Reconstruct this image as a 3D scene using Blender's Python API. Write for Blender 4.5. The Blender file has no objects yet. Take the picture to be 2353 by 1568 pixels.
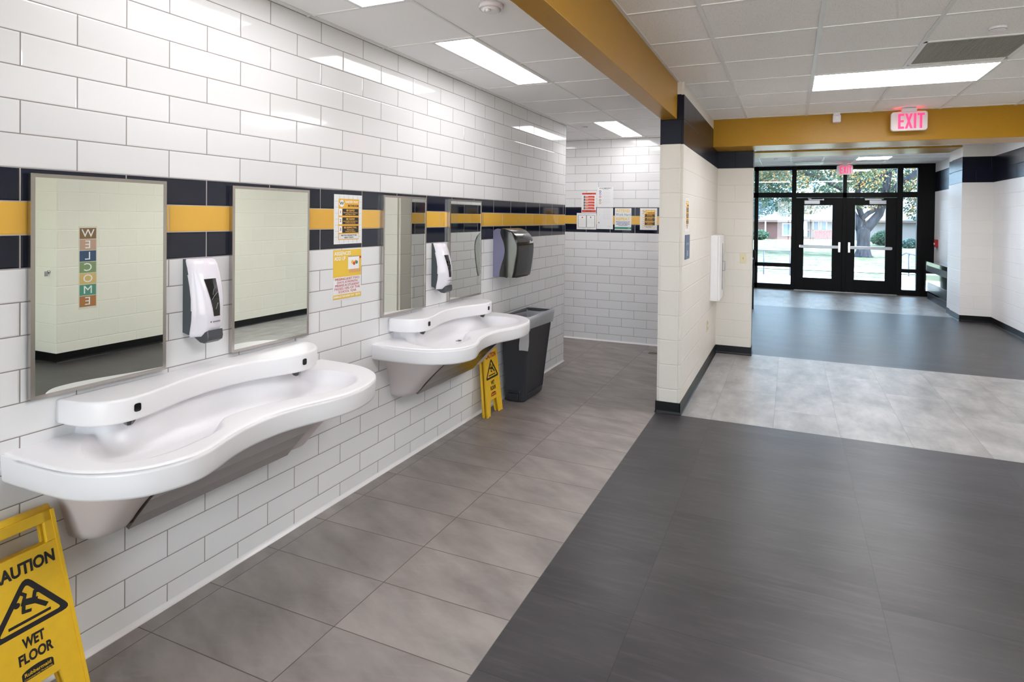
import bpy, bmesh, math, random
from mathutils import Vector, Matrix
random.seed(7)
PI = math.pi
sc = bpy.context.scene
COL = sc.collection

# ------------------------------------------------------------------ camera
F, YAW, PITCH, ROLL = 1339.73, 0.39142, -0.01136, 0.01178
PX, PY = 1262.15, 515.47
cam_d = bpy.data.cameras.new('camera')
cam = bpy.data.objects.new('camera', cam_d)
COL.objects.link(cam)
fw = Vector((-math.sin(YAW) * math.cos(PITCH), math.cos(YAW) * math.cos(PITCH), math.sin(PITCH)))
rt = Vector((math.cos(YAW), math.sin(YAW), 0))
up = rt.cross(fw)
rt2 = math.cos(ROLL) * rt + math.sin(ROLL) * up
up2 = -math.sin(ROLL) * rt + math.cos(ROLL) * up
cam.matrix_world = Matrix(((rt2.x, up2.x, -fw.x, 2.341), (rt2.y, up2.y, -fw.y, 0.0), (rt2.z, up2.z, -fw.z, 1.61646), (0, 0, 0, 1)))
cam_d.sensor_fit = 'HORIZONTAL'
cam_d.sensor_width = 36.0
cam_d.lens = 36.0 * F / 2353.0
cam_d.shift_x = (2353 / 2 - PX) / 2353
cam_d.shift_y = (PY - 1568 / 2) / 2353
cam_d.clip_start = 0.05
cam_d.clip_end = 600
sc.camera = cam

# ------------------------------------------------------------------ world, sun, exposure
world = bpy.data.worlds.new('sky')
sc.world = world
world.use_nodes = True
wn = world.node_tree
bg = wn.nodes['Background']
bg.inputs[0].default_value = (0.52, 0.73, 1.0, 1)
bg.inputs[1].default_value = 5.0
sun_d = bpy.data.lights.new('sun', 'SUN')
sun_d.energy = 13.0
sun_d.angle = math.radians(0.6)
sun_d.color = (0.93, 0.96, 1.0)
sun = bpy.data.objects.new('sun', sun_d)
COL.objects.link(sun)
sun.rotation_euler = Vector((-0.80, 0.14, -0.56)).to_track_quat('-Z', 'Y').to_euler()
vs = sc.view_settings
vs.view_transform = 'Standard'
vs.look = 'None'
vs.gamma = 1.0
vs.use_curve_mapping = False
vs.exposure = 1.06
LAMP, LAMP_V = 12.5, 6.0          # radiance of the corridor and restroom ceiling panels
sc.cycles.max_bounces = 10
sc.cycles.caustics_reflective = False
sc.cycles.caustics_refractive = False

# ------------------------------------------------------------------ node helpers
def srgb(r, g, b):
    f = lambda c: (c / 255) / 12.92 if c / 255 <= 0.04045 else (((c / 255) + 0.055) / 1.055) ** 2.4
    return (f(r), f(g), f(b), 1)

class NT:
    def __init__(s, name):
        s.m = bpy.data.materials.new(name)
        s.m.use_nodes = True
        s.t = s.m.node_tree
        s.b = s.t.nodes['Principled BSDF']
        s.o = s.t.nodes['Material Output']
    def n(s, typ, **kw):
        x = s.t.nodes.new(typ)
        for k, v in kw.items():
            setattr(x, k, v)
        return x
    def put(s, sock, v):
        if hasattr(v, 'is_output'):
            s.t.links.new(v, sock)
        elif v is not None:
            sock.default_value = v
    def math(s, op, a, b=None, c=None):
        x = s.n('ShaderNodeMath', operation=op)
        s.put(x.inputs[0], a)
        if b is not None: s.put(x.inputs[1], b)
        if c is not None: s.put(x.inputs[2], c)
        return x.outputs[0]
    def mix(s, fac, a, b):
        x = s.n('ShaderNodeMix', data_type='RGBA')
        s.put(x.inputs[0], fac); s.put(x.inputs[6], a); s.put(x.inputs[7], b)
        return x.outputs[2]
    def ramp(s, v, lo, hi, a=0.0, b=1.0):
        x = s.n('ShaderNodeMapRange')
        s.put(x.inputs[0], v)
        for i, q in enumerate((lo, hi, a, b)): s.put(x.inputs[i + 1], q)
        return x.outputs[0]
    def xyz(s):
        g = s.n('ShaderNodeNewGeometry')
        x = s.n('ShaderNodeSeparateXYZ')
        s.t.links.new(g.outputs['Position'], x.inputs[0])
        return x.outputs[0], x.outputs[1], x.outputs[2]
    def noise(s, scale, detail=3.0, vec=None, rough=0.5):
        x = s.n('ShaderNodeTexNoise')
        x.inputs['Scale'].default_value = scale
        x.inputs['Detail'].default_value = detail
        x.inputs['Roughness'].default_value = rough
        if vec is None:
            g = s.n('ShaderNodeNewGeometry'); vec = g.outputs['Position']
        s.t.links.new(vec, x.inputs['Vector'])
        return x.outputs[0]
    def vec(s, x, y, z):
        c = s.n('ShaderNodeCombineXYZ')
        s.put(c.inputs[0], x); s.put(c.inputs[1], y); s.put(c.inputs[2], z)
        return c.outputs[0]
    def white(s, v):
        x = s.n('ShaderNodeTexWhiteNoise', noise_dimensions='3D')
        s.t.links.new(v, x.inputs['Vector'])
        return x.outputs['Value']
    def bump(s, h, strength=0.3, dist=0.01):
        x = s.n('ShaderNodeBump')
        x.inputs['Strength'].default_value = strength
        x.inputs['Distance'].default_value = dist
        s.t.links.new(h, x.inputs['Height'])
        s.t.links.new(x.outputs[0], s.b.inputs['Normal'])
    def set(s, **kw):
        names = dict(col='Base Color', rough='Roughness', metal='Metallic', spec='Specular IOR Level', coat='Coat Weight')
        for k, v in kw.items():
            s.put(s.b.inputs[names[k]], v)
        return s.m
    def grid(s, u, v, L, H, stagger=0.5, u0=0.0, v0=0.0, thin=1.0):
        """running-bond grid: returns distance to nearest joint, row index, column index"""
        vv = s.math('DIVIDE', s.math('SUBTRACT', v, v0), H)
        row = s.math('FLOOR', vv)
        par = s.math('FLOORED_MODULO', row, 2.0)
        uu = s.math('ADD', s.math('DIVIDE', s.math('SUBTRACT', u, u0), L), s.math('MULTIPLY', par, stagger))
        colm = s.math('FLOOR', uu)
        fu = s.math('MULTIPLY', s.math('FRACT', uu), L)
        fv = s.math('MULTIPLY', s.math('FRACT', vv), H)
        du = s.math('MINIMUM', fu, s.math('SUBTRACT', L, fu))
        if thin != 1.0: du = s.math('MULTIPLY', du, thin)
        dv = s.math('MINIMUM', fv, s.math('SUBTRACT', H, fv))
        return s.math('MINIMUM', du, dv), row, colm

_cache = {}
def plain(name, rgb, rough=0.5, metal=0.0, spec=0.5, coat=0.0, noise=0.0, emit=0.0, ecol=None):
    if name in _cache: return _cache[name]
    k = NT(name)
    c = srgb(*rgb)
    if noise:
        n = k.noise(35.0, 3.0)
        k.set(col=k.mix(k.ramp(n, 0.3, 0.7), tuple(x * (1 - noise) for x in c[:3]) + (1,), c))
    else:
        k.set(col=c)
    k.set(rough=rough, metal=metal, spec=spec, coat=coat)
    if emit:
        k.b.inputs['Emission Color'].default_value = ecol or c
        k.b.inputs['Emission Strength'].default_value = emit
    _cache[name] = k.m
    return k.m

TL, TH, TY0, THB = 0.33138, 0.11109, 1.27414, 0.09452
def tile_mat(axis, u0):
    k = NT('glazed_wall_tile_' + axis)
    x, y, z = k.xyz()
    u = x if axis == 'x' else y
    d, row, colm = k.grid(u, z, TL, TH, 0.5, u0, THB - TH)
    g = k.ramp(d, 0.0013, 0.0024)
    edge = k.ramp(d, 0.0016, 0.006)
    dark = k.math('MAXIMUM', k.math('COMPARE', row, 13.0, 0.1), k.math('COMPARE', row, 15.0, 0.1))
    yel = k.math('COMPARE', row, 14.0, 0.1)
    band = k.math('MAXIMUM', dark, yel)
    rnd = k.white(k.vec(row, colm, 1.0))
    w = k.mix(rnd, (0.74, 0.735, 0.74, 1), (0.79, 0.785, 0.79, 1))
    c = k.mix(dark, w, k.mix(rnd, (0.006, 0.008, 0.020, 1), (0.009, 0.012, 0.027, 1)))
    c = k.mix(yel, c, k.mix(rnd, srgb(222, 170, 66), srgb(228, 180, 78)))
    grout = k.mix(band, srgb(134, 126, 122), srgb(176, 170, 164))
    k.set(col=k.mix(g, grout, c), rough=k.ramp(g, 0, 1, 0.7, 0.07))
    tilt = k.math('MULTIPLY', k.noise(7.0, 1.0), 0.10)
    h = k.math('ADD', edge, tilt)
    k.bump(h, 0.35, 0.0022)
    return k.m

def cmu_mat(name, axis, u0, b0, b1, cream=(218, 212, 203)):
    k = NT(name)
    x, y, z = k.xyz()
    u = x if axis == 'x' else y
    d, row, colm = k.grid(u, z, 0.4064, 0.2032 if b0 < 2.26 else 0.2064, 0.5, u0, 0.0, 2.4)
    m = k.ramp(d, 0.001, 0.006)
    inb = k.math('MULTIPLY', k.math('GREATER_THAN', z, b0), k.math('LESS_THAN', z, b1))
    rnd = k.white(k.vec(row, colm, 3.0))
    cr = srgb(*cream)
    c1 = k.mix(rnd, tuple(v * 0.97 for v in cr[:3]) + (1,), cr)
    col = k.mix(inb, c1, (0.005, 0.006, 0.016, 1))
    k.set(col=col, rough=k.ramp(inb, 0, 1, 0.42, 0.26), spec=k.ramp(inb, 0, 1, 0.5, 0.22))
    n = k.noise(60.0, 4.0)
    n2 = k.noise(9.0, 2.0)
    h = k.math('ADD', k.math('MULTIPLY', m, 1.0), k.math('ADD', k.math('MULTIPLY', n, 0.22), k.math('MULTIPLY', n2, 0.3)))
    k.bump(h, 0.55, 0.004)
    return k.m

M = {}
M['tile_y'] = tile_mat('y', TY0)
M['tile_x'] = tile_mat('x', -0.32871)
M['cmu_y'] = cmu_mat('painted_block_y', 'y', 4.84 - 0.2032, 2.235, 2.642)
M['cmu_x'] = cmu_mat('painted_block_x', 'x', 1.523, 2.235, 2.642)
M['cmu_yf'] = cmu_mat('painted_block_far_y', 'y', 11.4, 2.27, 2.69, (238, 236, 236))
M['cmu_xf'] = cmu_mat('painted_block_far_x', 'x', 4.92, 2.27, 2.69, (232, 229, 224))
M['cmu_r'] = cmu_mat('painted_block_right', 'y', 3.75, 2.235, 2.642, (226, 223, 210))
M['cmu_rx'] = cmu_mat('painted_block_right_x', 'x', 5.047 - 0.4064, 2.235, 2.642, (226, 223, 210))

def m_gray_tile():
    k = NT('grey_porcelain_floor_tile')
    x, y, z = k.xyz()
    d, row, colm = k.grid(x, y, 0.6185, 0.3035, 0.0, 0.0915, 1.784)
    g = k.ramp(d, 0.0012, 0.0024)
    rnd = k.white(k.vec(row, colm, 1.0))
    off = k.math('MULTIPLY', rnd, 37.0)
    v = k.noise(1.0, 5.0, k.vec(k.math('ADD', k.math('MULTIPLY', x, 3.2), off), k.math('ADD', k.math('MULTIPLY', y, 7.5), k.math('MULTIPLY', x, 2.5)), off), 0.55)
    v2 = k.noise(1.0, 3.0, k.vec(k.math('ADD', k.math('MULTIPLY', x, 6), off), k.math('MULTIPLY', k.math('SUBTRACT', y, k.math('MULTIPLY', x, 0.35)), 30.0), off), 0.6)
    c = k.mix(k.ramp(v, 0.32, 0.68), srgb(120, 112, 109), srgb(150, 141, 137))
    c = k.mix(k.math('MULTIPLY', k.ramp(v2, 0.55, 0.72), 0.25), c, srgb(160, 151, 147))
    c = k.mix(k.math('MULTIPLY', rnd, 0.18), c, srgb(112, 106, 104))
    k.set(col=k.mix(g, srgb(74, 68, 66), c), rough=k.ramp(v2, 0.3, 0.7, 0.34, 0.46))
    k.bump(k.math('ADD', k.ramp(d, 0.001, 0.004), k.math('MULTIPLY', v2, 0.12)), 0.3, 0.0015)
    return k.m
M['gray_tile'] = m_gray_tile()

def m_lvt(dark):
    k = NT('vinyl_floor_' + ('dark' if dark else 'light'))
    x, y, z = k.xyz()
    if dark: d, row, colm = k.grid(x, y, 0.946, 0.475, 0.0, 1.776, 2.765)
    else: d, row, colm = k.grid(y, x, 0.946, 0.471, 0.5, 4.84, 1.773)
    rnd = k.white(k.vec(row, colm, 1.0))
    off = k.math('MULTIPLY', rnd, 61.0)
    if dark:
        vv = k.vec(k.math('ADD', k.math('MULTIPLY', x, 1.7), off), k.math('MULTIPLY', y, 4.2), off)
        v2v = k.vec(k.math('ADD', k.math('MULTIPLY', x, 4), off), k.math('MULTIPLY', y, 38), off)
    else:
        vv = k.vec(k.math('ADD', k.math('MULTIPLY', x, 5.0), off), k.math('MULTIPLY', y, 2.6), off)
        v2v = k.vec(k.math('ADD', k.math('MULTIPLY', x, 16), off), k.math('MULTIPLY', y, 5), off)
    v = k.noise(1.0, 5.0, vv, 0.6)
    v2 = k.noise(1.0, 3.0, v2v, 0.6)
    if dark:
        c = k.mix(k.ramp(v, 0.28, 0.72), srgb(44, 42, 44), srgb(66, 63, 65))
        c = k.mix(k.math('MULTIPLY', k.ramp(v2, 0.5, 0.75), 0.35), c, srgb(88, 84, 86))
        c = k.mix(k.math('MULTIPLY', rnd, 0.22), c, srgb(56, 53, 54))
        j = srgb(32, 30, 30)
    else:
        c = k.mix(k.ramp(v, 0.32, 0.64), srgb(126, 125, 123), srgb(168, 166, 165))
        c = k.mix(k.math('MULTIPLY', k.ramp(v2, 0.35, 0.6), 0.3), c, srgb(128, 126, 124))
        c = k.mix(k.math('MULTIPLY', rnd, 0.15), c, srgb(140, 138, 136))
        j = srgb(96, 94, 92)
    k.set(spec=0.34, col=k.mix(k.ramp(d, 0.0005, 0.0016), j, c), rough=0.36)
    return k.m
M['lvt_dark'] = m_lvt(True)
M['lvt_light'] = m_lvt(False)

def m_ceiling(name, speck, col):
    k = NT(name)
    n = k.noise(170.0, 2.0)
    if speck:
        c = k.mix(k.ramp(n, 0.33, 0.40), tuple(v * 0.72 for v in col[:3]) + (1,), col)
    else:
        c = k.mix(k.ramp(n, 0.3, 0.7), tuple(v * 0.97 for v in col[:3]) + (1,), col)
    k.set(col=c, rough=0.85, spec=0.2)
    k.bump(n, 0.25 if speck else 0.1, 0.002)
    return k.m
M['ceil_a'] = m_ceiling('smooth_ceiling_panel', False, (0.90, 0.895, 0.895, 1))
M['ceil_b'] = m_ceiling('speckled_ceiling_panel', True, (0.90, 0.88, 0.88, 1))
M['tbar'] = plain('white_ceiling_grid', (226, 226, 226), 0.42)
M['gold'] = plain('gold_satin_paint', (172, 126, 24), 0.32, spec=0.25, noise=0.04)
M['black_base'] = plain('black_rubber_cove_base', (10, 10, 11), 0.36, spec=0.3)
M['solid'] = plain('white_solid_surface', (230, 228, 230), 0.32, spec=0.5)
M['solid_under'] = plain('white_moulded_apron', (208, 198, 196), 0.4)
M['steel'] = plain('brushed_stainless', (190, 184, 180), 0.26, 1.0)
M['chrome'] = plain('chrome', (200, 200, 204), 0.12, 1.0)
M['alu'] = plain('satin_aluminium', (176, 178, 182), 0.35, 0.9)
M['mirror'] = plain('mirror_silvering', (242, 246, 240), 0.0, 1.0)
M['blackf'] = plain('black_anodised_frame', (4, 4, 5), 0.45, spec=0.15)
M['blackgloss'] = plain('black_gloss_plastic', (14, 14, 15), 0.12, coat=0.4)
M['smoke'] = plain('smoke_black_cover', (13, 13, 14), 0.2, coat=0.35)
M['lilac'] = plain('grey_violet_plastic', (112, 111, 136), 0.4)
M['white_pl'] = plain('white_gloss_plastic', (226, 221, 229), 0.16)
M['slate_pl'] = plain('slate_plastic', (62, 70, 74), 0.4)
M['char_pl'] = plain('charcoal_plastic', (66, 68, 74), 0.3)
M['bin'] = plain('dark_grey_bin_plastic', (60, 62, 68), 0.42, noise=0.08)
M['yellow'] = plain('yellow_sign_plastic', (240, 192, 44), 0.36, noise=0.06)
M['ink'] = plain('black_ink', (24, 22, 26), 0.5)
M['dkgreen'] = plain('dark_green_enamel', (20, 24, 22), 0.08, coat=0.6)
M['diffuser'] = plain('lamp_diffuser', (255, 255, 255), 0.5, emit=LAMP, ecol=(1.0, 0.985, 1.0, 1))
M['diffuser_v'] = plain('restroom_lamp_diffuser', (255, 255, 255), 0.5, emit=LAMP_V, ecol=(1.0, 0.985, 1.0, 1))
M['paper'] = plain('white_paper', (232, 232, 232), 0.35)
M['almond'] = plain('almond_plastic', (214, 204, 168), 0.4)
M['redpl'] = plain('red_plastic', (170, 24, 26), 0.35)
M['white_paint'] = plain('white_enamel', (230, 229, 230), 0.3)

def m_glass(name='clear_pane_glass', tint=(0.97, 1.0, 0.99, 1)):
    k = NT(name)
    tr = k.n('ShaderNodeBsdfTransparent'); tr.inputs[0].default_value = tint
    gl = k.n('ShaderNodeBsdfGlossy'); gl.inputs['Roughness'].default_value = 0.0
    fr = k.n('ShaderNodeFresnel'); fr.inputs[0].default_value = 1.5
    mx = k.n('ShaderNodeMixShader')
    k.t.links.new(fr.outputs[0], mx.inputs[0]); k.t.links.new(tr.outputs[0], mx.inputs[1]); k.t.links.new(gl.outputs[0], mx.inputs[2])
    k.t.links.new(mx.outputs[0], k.o.inputs['Surface'])
    return k.m
M['glass'] = m_glass()

def m_liner():
    k = NT('translucent_bin_liner')
    tr = k.n('ShaderNodeBsdfTransparent'); tr.inputs[0].default_value = (0.85, 0.86, 0.9, 1)
    mx = k.n('ShaderNodeMixShader'); mx.inputs[0].default_value = 0.55
    k.set(col=(0.75, 0.76, 0.8, 1), rough=0.25)
    k.t.links.new(tr.outputs[0], mx.inputs[1]); k.t.links.new(k.b.outputs[0], mx.inputs[2])
    k.t.links.new(mx.outputs[0], k.o.inputs['Surface'])
    x, y, z = k.xyz()
    k.bump(k.noise(1.0, 2.0, k.vec(k.math('MULTIPLY', x, 70), k.math('MULTIPLY', y, 70), k.math('MULTIPLY', z, 12))), 0.7, 0.006)
    return k.m
M['liner'] = m_liner()

# ------------------------------------------------------------------ mesh helpers
WLOC = {}
def add_box(bm, x0, y0, z0, x1, y1, z1, bev=0.0, mi=0, seg=2):
    tmp = bmesh.new()
    r = bmesh.ops.create_cube(tmp, size=1.0)
    for v in tmp.verts:
        v.co = Vector(((x0 + x1) / 2 + v.co.x * (x1 - x0), (y0 + y1) / 2 + v.co.y * (y1 - y0), (z0 + z1) / 2 + v.co.z * (z1 - z0)))
    if bev > 0:
        bmesh.ops.bevel(tmp, geom=tmp.edges[:], offset=bev, segments=seg, affect='EDGES', profile=0.5)
    for f in tmp.faces:
        f.material_index = mi
        f.smooth = False
    join(bm, tmp)

def join(bm, tmp, M4=None):
    vm = {}
    for v in tmp.verts:
        vm[v] = bm.verts.new(M4 @ v.co if M4 else v.co)
    for f in tmp.faces:
        try:
            nf = bm.faces.new([vm[v] for v in f.verts])
            nf.smooth = f.smooth
            nf.material_index = f.material_index
        except ValueError:
            pass
    tmp.free()

def add_prism(bm, pts, z0, z1, bev=0.0, mi=0, smooth=False, seg=3, axes=None, o=(0, 0, 0)):
    """polygon pts in 2D extruded along third axis; axes = (U, V, N) vectors"""
    U, V, N = axes if axes else (Vector((1, 0, 0)), Vector((0, 1, 0)), Vector((0, 0, 1)))
    o = Vector(o)
    tmp = bmesh.new()
    lo = [tmp.verts.new(o + U * p[0] + V * p[1] + N * z0) for p in pts]
    hi = [tmp.verts.new(o + U * p[0] + V * p[1] + N * z1) for p in pts]
    n = len(pts)
    a = tmp.faces.new(lo[::-1]); b = tmp.faces.new(hi)
    for i in range(n):
        f = tmp.faces.new((lo[i], lo[(i + 1) % n], hi[(i + 1) % n], hi[i]))
        f.smooth = smooth
    bmesh.ops.recalc_face_normals(tmp, faces=tmp.faces[:])
    if bev > 0:
        es = [e for e in tmp.edges if (e in a.edges[:] or e in b.edges[:])]
        bmesh.ops.bevel(tmp, geom=es, offset=bev, segments=seg, affect='EDGES', profile=0.5)
        for f in tmp.faces:
            if f.calc_area() < 1e9 and smooth and len(f.verts) <= 4: f.smooth = True
    for f in tmp.faces: f.material_index = mi
    join(bm, tmp)

def add_tube(bm, path, r, seg=10, mi=0, caps=True, radii=None):
    path = [Vector(p) for p in path]
    rings = []
    prev = None
    for i, p in enumerate(path):
        d = (path[min(i + 1, len(path) - 1)] - path[max(i - 1, 0)]).normalized()
        if prev is None:
            a = d.orthogonal().normalized()
        else:
            a = (prev - d * prev.dot(d)).normalized()
        prev = a
        b = d.cross(a)
        rr = radii[i] if radii else r
        rings.append([bm.verts.new(p + (a * math.cos(2 * PI * k / seg) + b * math.sin(2 * PI * k / seg)) * rr) for k in range(seg)])
    for i in range(len(rings) - 1):
        for k in range(seg):
            f = bm.faces.new((rings[i][k], rings[i][(k + 1) % seg], rings[i + 1][(k + 1) % seg], rings[i + 1][k]))
            f.smooth = True; f.material_index = mi
    if caps:
        for q in (rings[0][::-1], rings[-1]):
            f = bm.faces.new(q); f.material_index = mi

def add_disc(bm, c, N, r, h, seg=28, mi=0, r2=None):
    N = Vector(N).normalized()
    a = N.orthogonal().normalized(); b = N.cross(a)
    c = Vector(c)
    r2 = r if r2 is None else r2
    lo = [bm.verts.new(c + (a * math.cos(2 * PI * k / seg) + b * math.sin(2 * PI * k / seg)) * r) for k in range(seg)]
    hi = [bm.verts.new(c + N * h + (a * math.cos(2 * PI * k / seg) + b * math.sin(2 * PI * k / seg)) * r2) for k in range(seg)]
    f = bm.faces.new(lo[::-1]); f.material_index = mi
    f = bm.faces.new(hi); f.material_index = mi
    for k in range(seg):
        f = bm.faces.new((lo[k], lo[(k + 1) % seg], hi[(k + 1) % seg], hi[k])); f.smooth = True; f.material_index = mi

def obj(name, bm, mats, parent=None, origin=None, recalc=True):
    if recalc and bm.faces: bmesh.ops.recalc_face_normals(bm, faces=bm.faces[:])
    me = bpy.data.meshes.new(name)
    if parent is not None:
        w = WLOC[parent.name]
    elif origin is not None:
        w = Vector(origin)
    else:
        xs = [v.co.x for v in bm.verts]; ys = [v.co.y for v in bm.verts]; zs = [v.co.z for v in bm.verts]
        w = Vector(((min(xs) + max(xs)) / 2, (min(ys) + max(ys)) / 2, min(zs)))
    for v in bm.verts: v.co -= w
    bm.to_mesh(me); bm.free()
    for m in (mats if isinstance(mats, (list, tuple)) else [mats]): me.materials.append(m)
    o = bpy.data.objects.new(name, me)
    COL.objects.link(o)
    if parent is not None: o.parent = parent
    else: o.location = w
    WLOC[o.name] = w.copy()
    return o

def tag(o, label, cat, group=None, kind=None):
    if label: o['label'] = label
    if cat: o['category'] = cat
    if group: o['group'] = group
    if kind: o['kind'] = kind
    return o

def thing(name, loc, label, cat, group=None):
    o = bpy.data.objects.new(name, None)
    o.empty_display_size = 0.1
    COL.objects.link(o)
    o.location = loc
    WLOC[o.name] = Vector(loc)
    return tag(o, label, cat, group)

def dup(root, delta, label, group=None):
    def cp(o, par):
        c = o.copy(); COL.objects.link(c); WLOC[c.name] = WLOC[o.name] + Vector(delta)
        c.parent = par
        for ch in list(o.children):
            cp(ch, c)
        return c
    r = cp(root, None)
    r.location = root.location + Vector(delta)
    r['label'] = label
    if group: r['group'] = group
    return r

def struct(name, bm, mats, label=None):
    o = obj(name, bm, mats, origin=(0, 0, 0))
    o['kind'] = 'structure'
    if label: o['label'] = label
    return o
def sbox(name, b, mat, bev=0.0, label=None):
    bm = bmesh.new(); add_box(bm, *b, bev=bev)
    return struct(name, bm, mat, label)

# text -> flat mesh in a (U,V,N) frame
def text_bm(bm, s, o, U, V, N, size, bold=0.0, align='CENTER', depth=0.0004, mi=0, fit=None, shear=0.0, flip=False, res=3, xs=1.0):
    cu = bpy.data.curves.new('tmp_text', 'FONT')
    cu.body = s; cu.size = size; cu.align_x = align; cu.align_y = 'CENTER'
    cu.offset = bold; cu.extrude = depth / 2; cu.resolution_u = res; cu.shear = shear
    cu.space_line = 0.82
    ob = bpy.data.objects.new('tmp_text', cu)
    COL.objects.link(ob)
    dg = bpy.context.evaluated_depsgraph_get()
    me = bpy.data.meshes.new_from_object(ob.evaluated_get(dg))
    bpy.data.objects.remove(ob); bpy.data.curves.remove(cu)
    w = (max(v.co.x for v in me.vertices) - min(v.co.x for v in me.vertices)) if me.vertices else 1
    k = fit / w if fit else xs
    o = Vector(o)
    vs_ = [bm.verts.new(o + U * v.co.x * k + V * v.co.y + N * (v.co.z + depth / 2)) for v in me.vertices]
    for p in me.polygons:
        try:
            f = bm.faces.new([vs_[i] for i in p.vertices]); f.material_index = mi
        except ValueError:
            pass
    bpy.data.meshes.remove(me)

X_, Y_, Z_ = Vector((1, 0, 0)), Vector((0, 1, 0)), Vector((0, 0, 1))
FRAME = {'+x': (Y_, Z_, X_), '-y': (X_, Z_, -Y_), '-x': (-Y_, Z_, -X_)}

# ------------------------------------------------------------------ room shell
XD = 1.329          # tile floor / divider face
ZV, ZC, ZF = 2.650, 2.743, 2.88
YB = 7.357
sbox('floor_restroom', (-2.0, -1.5, -0.12, XD, YB, 0.0), M['gray_tile'])
sbox('floor_corridor', (XD, -1.5, -0.12, 5.6, 4.84, 0.0), M['lvt_dark'])
sbox('floor_light_strip', (XD, 4.84, -0.12, 5.6, 7.40, 0.0), M['lvt_light'])
sbox('floor_lobby', (XD - 0.5, 7.40, -0.12, 5.6, 11.75, 0.0), M['lvt_dark'])
sbox('floor_entry_strip', (XD - 0.5, 11.75, -0.12, 5.6, 14.9, 0.0), M['lvt_light'])

sbox('wall_left', (-0.2, -1.5, 0, 0.0, 6.137, 2.75), M['tile_y'])
sbox('wall_back', (-2.0, YB, 0, 1.33, YB + 0.11, 2.75), M['tile_x'])
sbox('wall_left_far', (-2.2, 5.9, 0, -2.0, YB + 0.1, 2.75), M['tile_y'])
sbox('wall_left_inner', (-2.0, 5.9, 0, -0.2, 6.0, 2.75), M['tile_x'])
bm = bmesh.new(); add_box(bm, -0.2, -1.7, 0, 0.25, -1.5, 2.95); add_box(bm, 0.25, -1.7, 2.6, 5.6, -1.5, 2.95); add_box(bm, 0.25, -1.7, 0, 5.6, -1.5, 0.2); add_box(bm, 5.3, -1.7, 0.2, 5.6, -1.5, 2.6)
struct('wall_behind', bm, M['cmu_x'])
t = bpy.data.objects.new('window_added_fill', None); COL.objects.link(t); t.location = (2.8, -1.6, 0.2); WLOC[t.name] = Vector(t.location); t['kind'] = 'structure'  # unseen glazing added behind the camera to fill the room with daylight
bm = bmesh.new()
for i in range(6): add_box(bm, 0.25 + i * 0.998, -1.63, 0.2, 0.31 + i * 0.998, -1.57, 2.6)
add_box(bm, 0.25, -1.63, 0.2, 5.3, -1.57, 0.26); add_box(bm, 0.25, -1.63, 2.54, 5.3, -1.57, 2.6)
obj('window_frame', bm, M['blackf'], t)
bm = bmesh.new(); add_box(bm, 0.31, -1.604, 0.26, 5.24, -1.596, 2.54); obj('window_pane', bm, m_glass('warm_fill_glass', (1.0, 0.90, 0.80, 1)), t)  # warm tint offsets the blue sky in the added fill light
sbox('floor_bounce_ground', (-20, -30, -0.3, 30, -1.7, -0.12), plain('pale_concrete', (214, 210, 202), 0.8, noise=0.06))  # unseen ground added to bounce daylight up to the ceilings
bm = bmesh.new(); add_box(bm, XD, 4.838, 0, 1.523, 7.5, 2.76)
es = [e for e in bm.edges if abs(e.verts[0].co.y - 4.838) < 1e-4 and abs(e.verts[1].co.y - 4.838) < 1e-4 and abs(e.verts[0].co.x - e.verts[1].co.x) < 1e-4]
bmesh.ops.bevel(bm, geom=es, offset=0.022, segments=4, affect='EDGES')
for f in bm.faces: f.smooth = False
wd = struct('wall_divider', bm, [M['cmu_y'], M['cmu_x']])
for p in wd.data.polygons: p.material_index = 1 if abs(p.normal.y) > 0.8 else 0
sbox('wall_divider_tile', (XD - 0.012, 5.05, 0, XD, YB, 2.65), M['tile_y'])
bm = bmesh.new(); add_box(bm, 1.5, 7.316, 0, 1.93, 7.52, 2.95)
es = [e for e in bm.edges if abs(e.verts[0].co.y - 7.316) < 1e-4 and abs(e.verts[1].co.y - 7.316) < 1e-4 and e.verts[0].co.x > 1.9 and e.verts[1].co.x > 1.9]
bmesh.ops.bevel(bm, geom=es, offset=0.02, segments=4, affect='EDGES')
wr = struct('wall_return', bm, [M['cmu_x'], M['cmu_y']])
for p in wr.data.polygons: p.material_index = 1 if abs(p.normal.x) > 0.8 else 0
sbox('wall_lobby_left', (0.7, 7.46, 0, 0.9, 14.9, 2.95), M['cmu_yf'])
sbox('wall_lobby_south', (0.9, 7.46, 0, 1.93, 7.52, 2.95), M['cmu_xf'])
sbox('wall_right', (4.93, 3.75, 0, 5.6, 8.0, 2.95), M['cmu_r'])
sbox('wall_right_corner', (4.931, 3.74, 0, 5.6, 3.751, 2.95), M['cmu_rx'])
sbox('wall_right_near', (5.4, -1.5, 0, 5.6, 3.74, 2.95), M['cmu_r'])
sbox('wall_right_far', (5.36, 8.0, 0, 5.6, 11.4, 2.95), M['cmu_yf'])
bm = bmesh.new(); add_box(bm, 4.935, 11.4, 0, 5.6, 12.05, 2.95); add_box(bm, 4.955, 12.05, 0, 5.6, 12.35, 2.95)
wp = struct('wall_pilaster', bm, [M['cmu_yf'], M['cmu_xf']])
for p in wp.data.polygons: p.material_index = 1 if abs(p.normal.y) > 0.8 else 0
sbox('wall_alcove', (5.215, 12.35, 0, 5.6, 14.9, 2.95), M['cmu_yf'])

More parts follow.
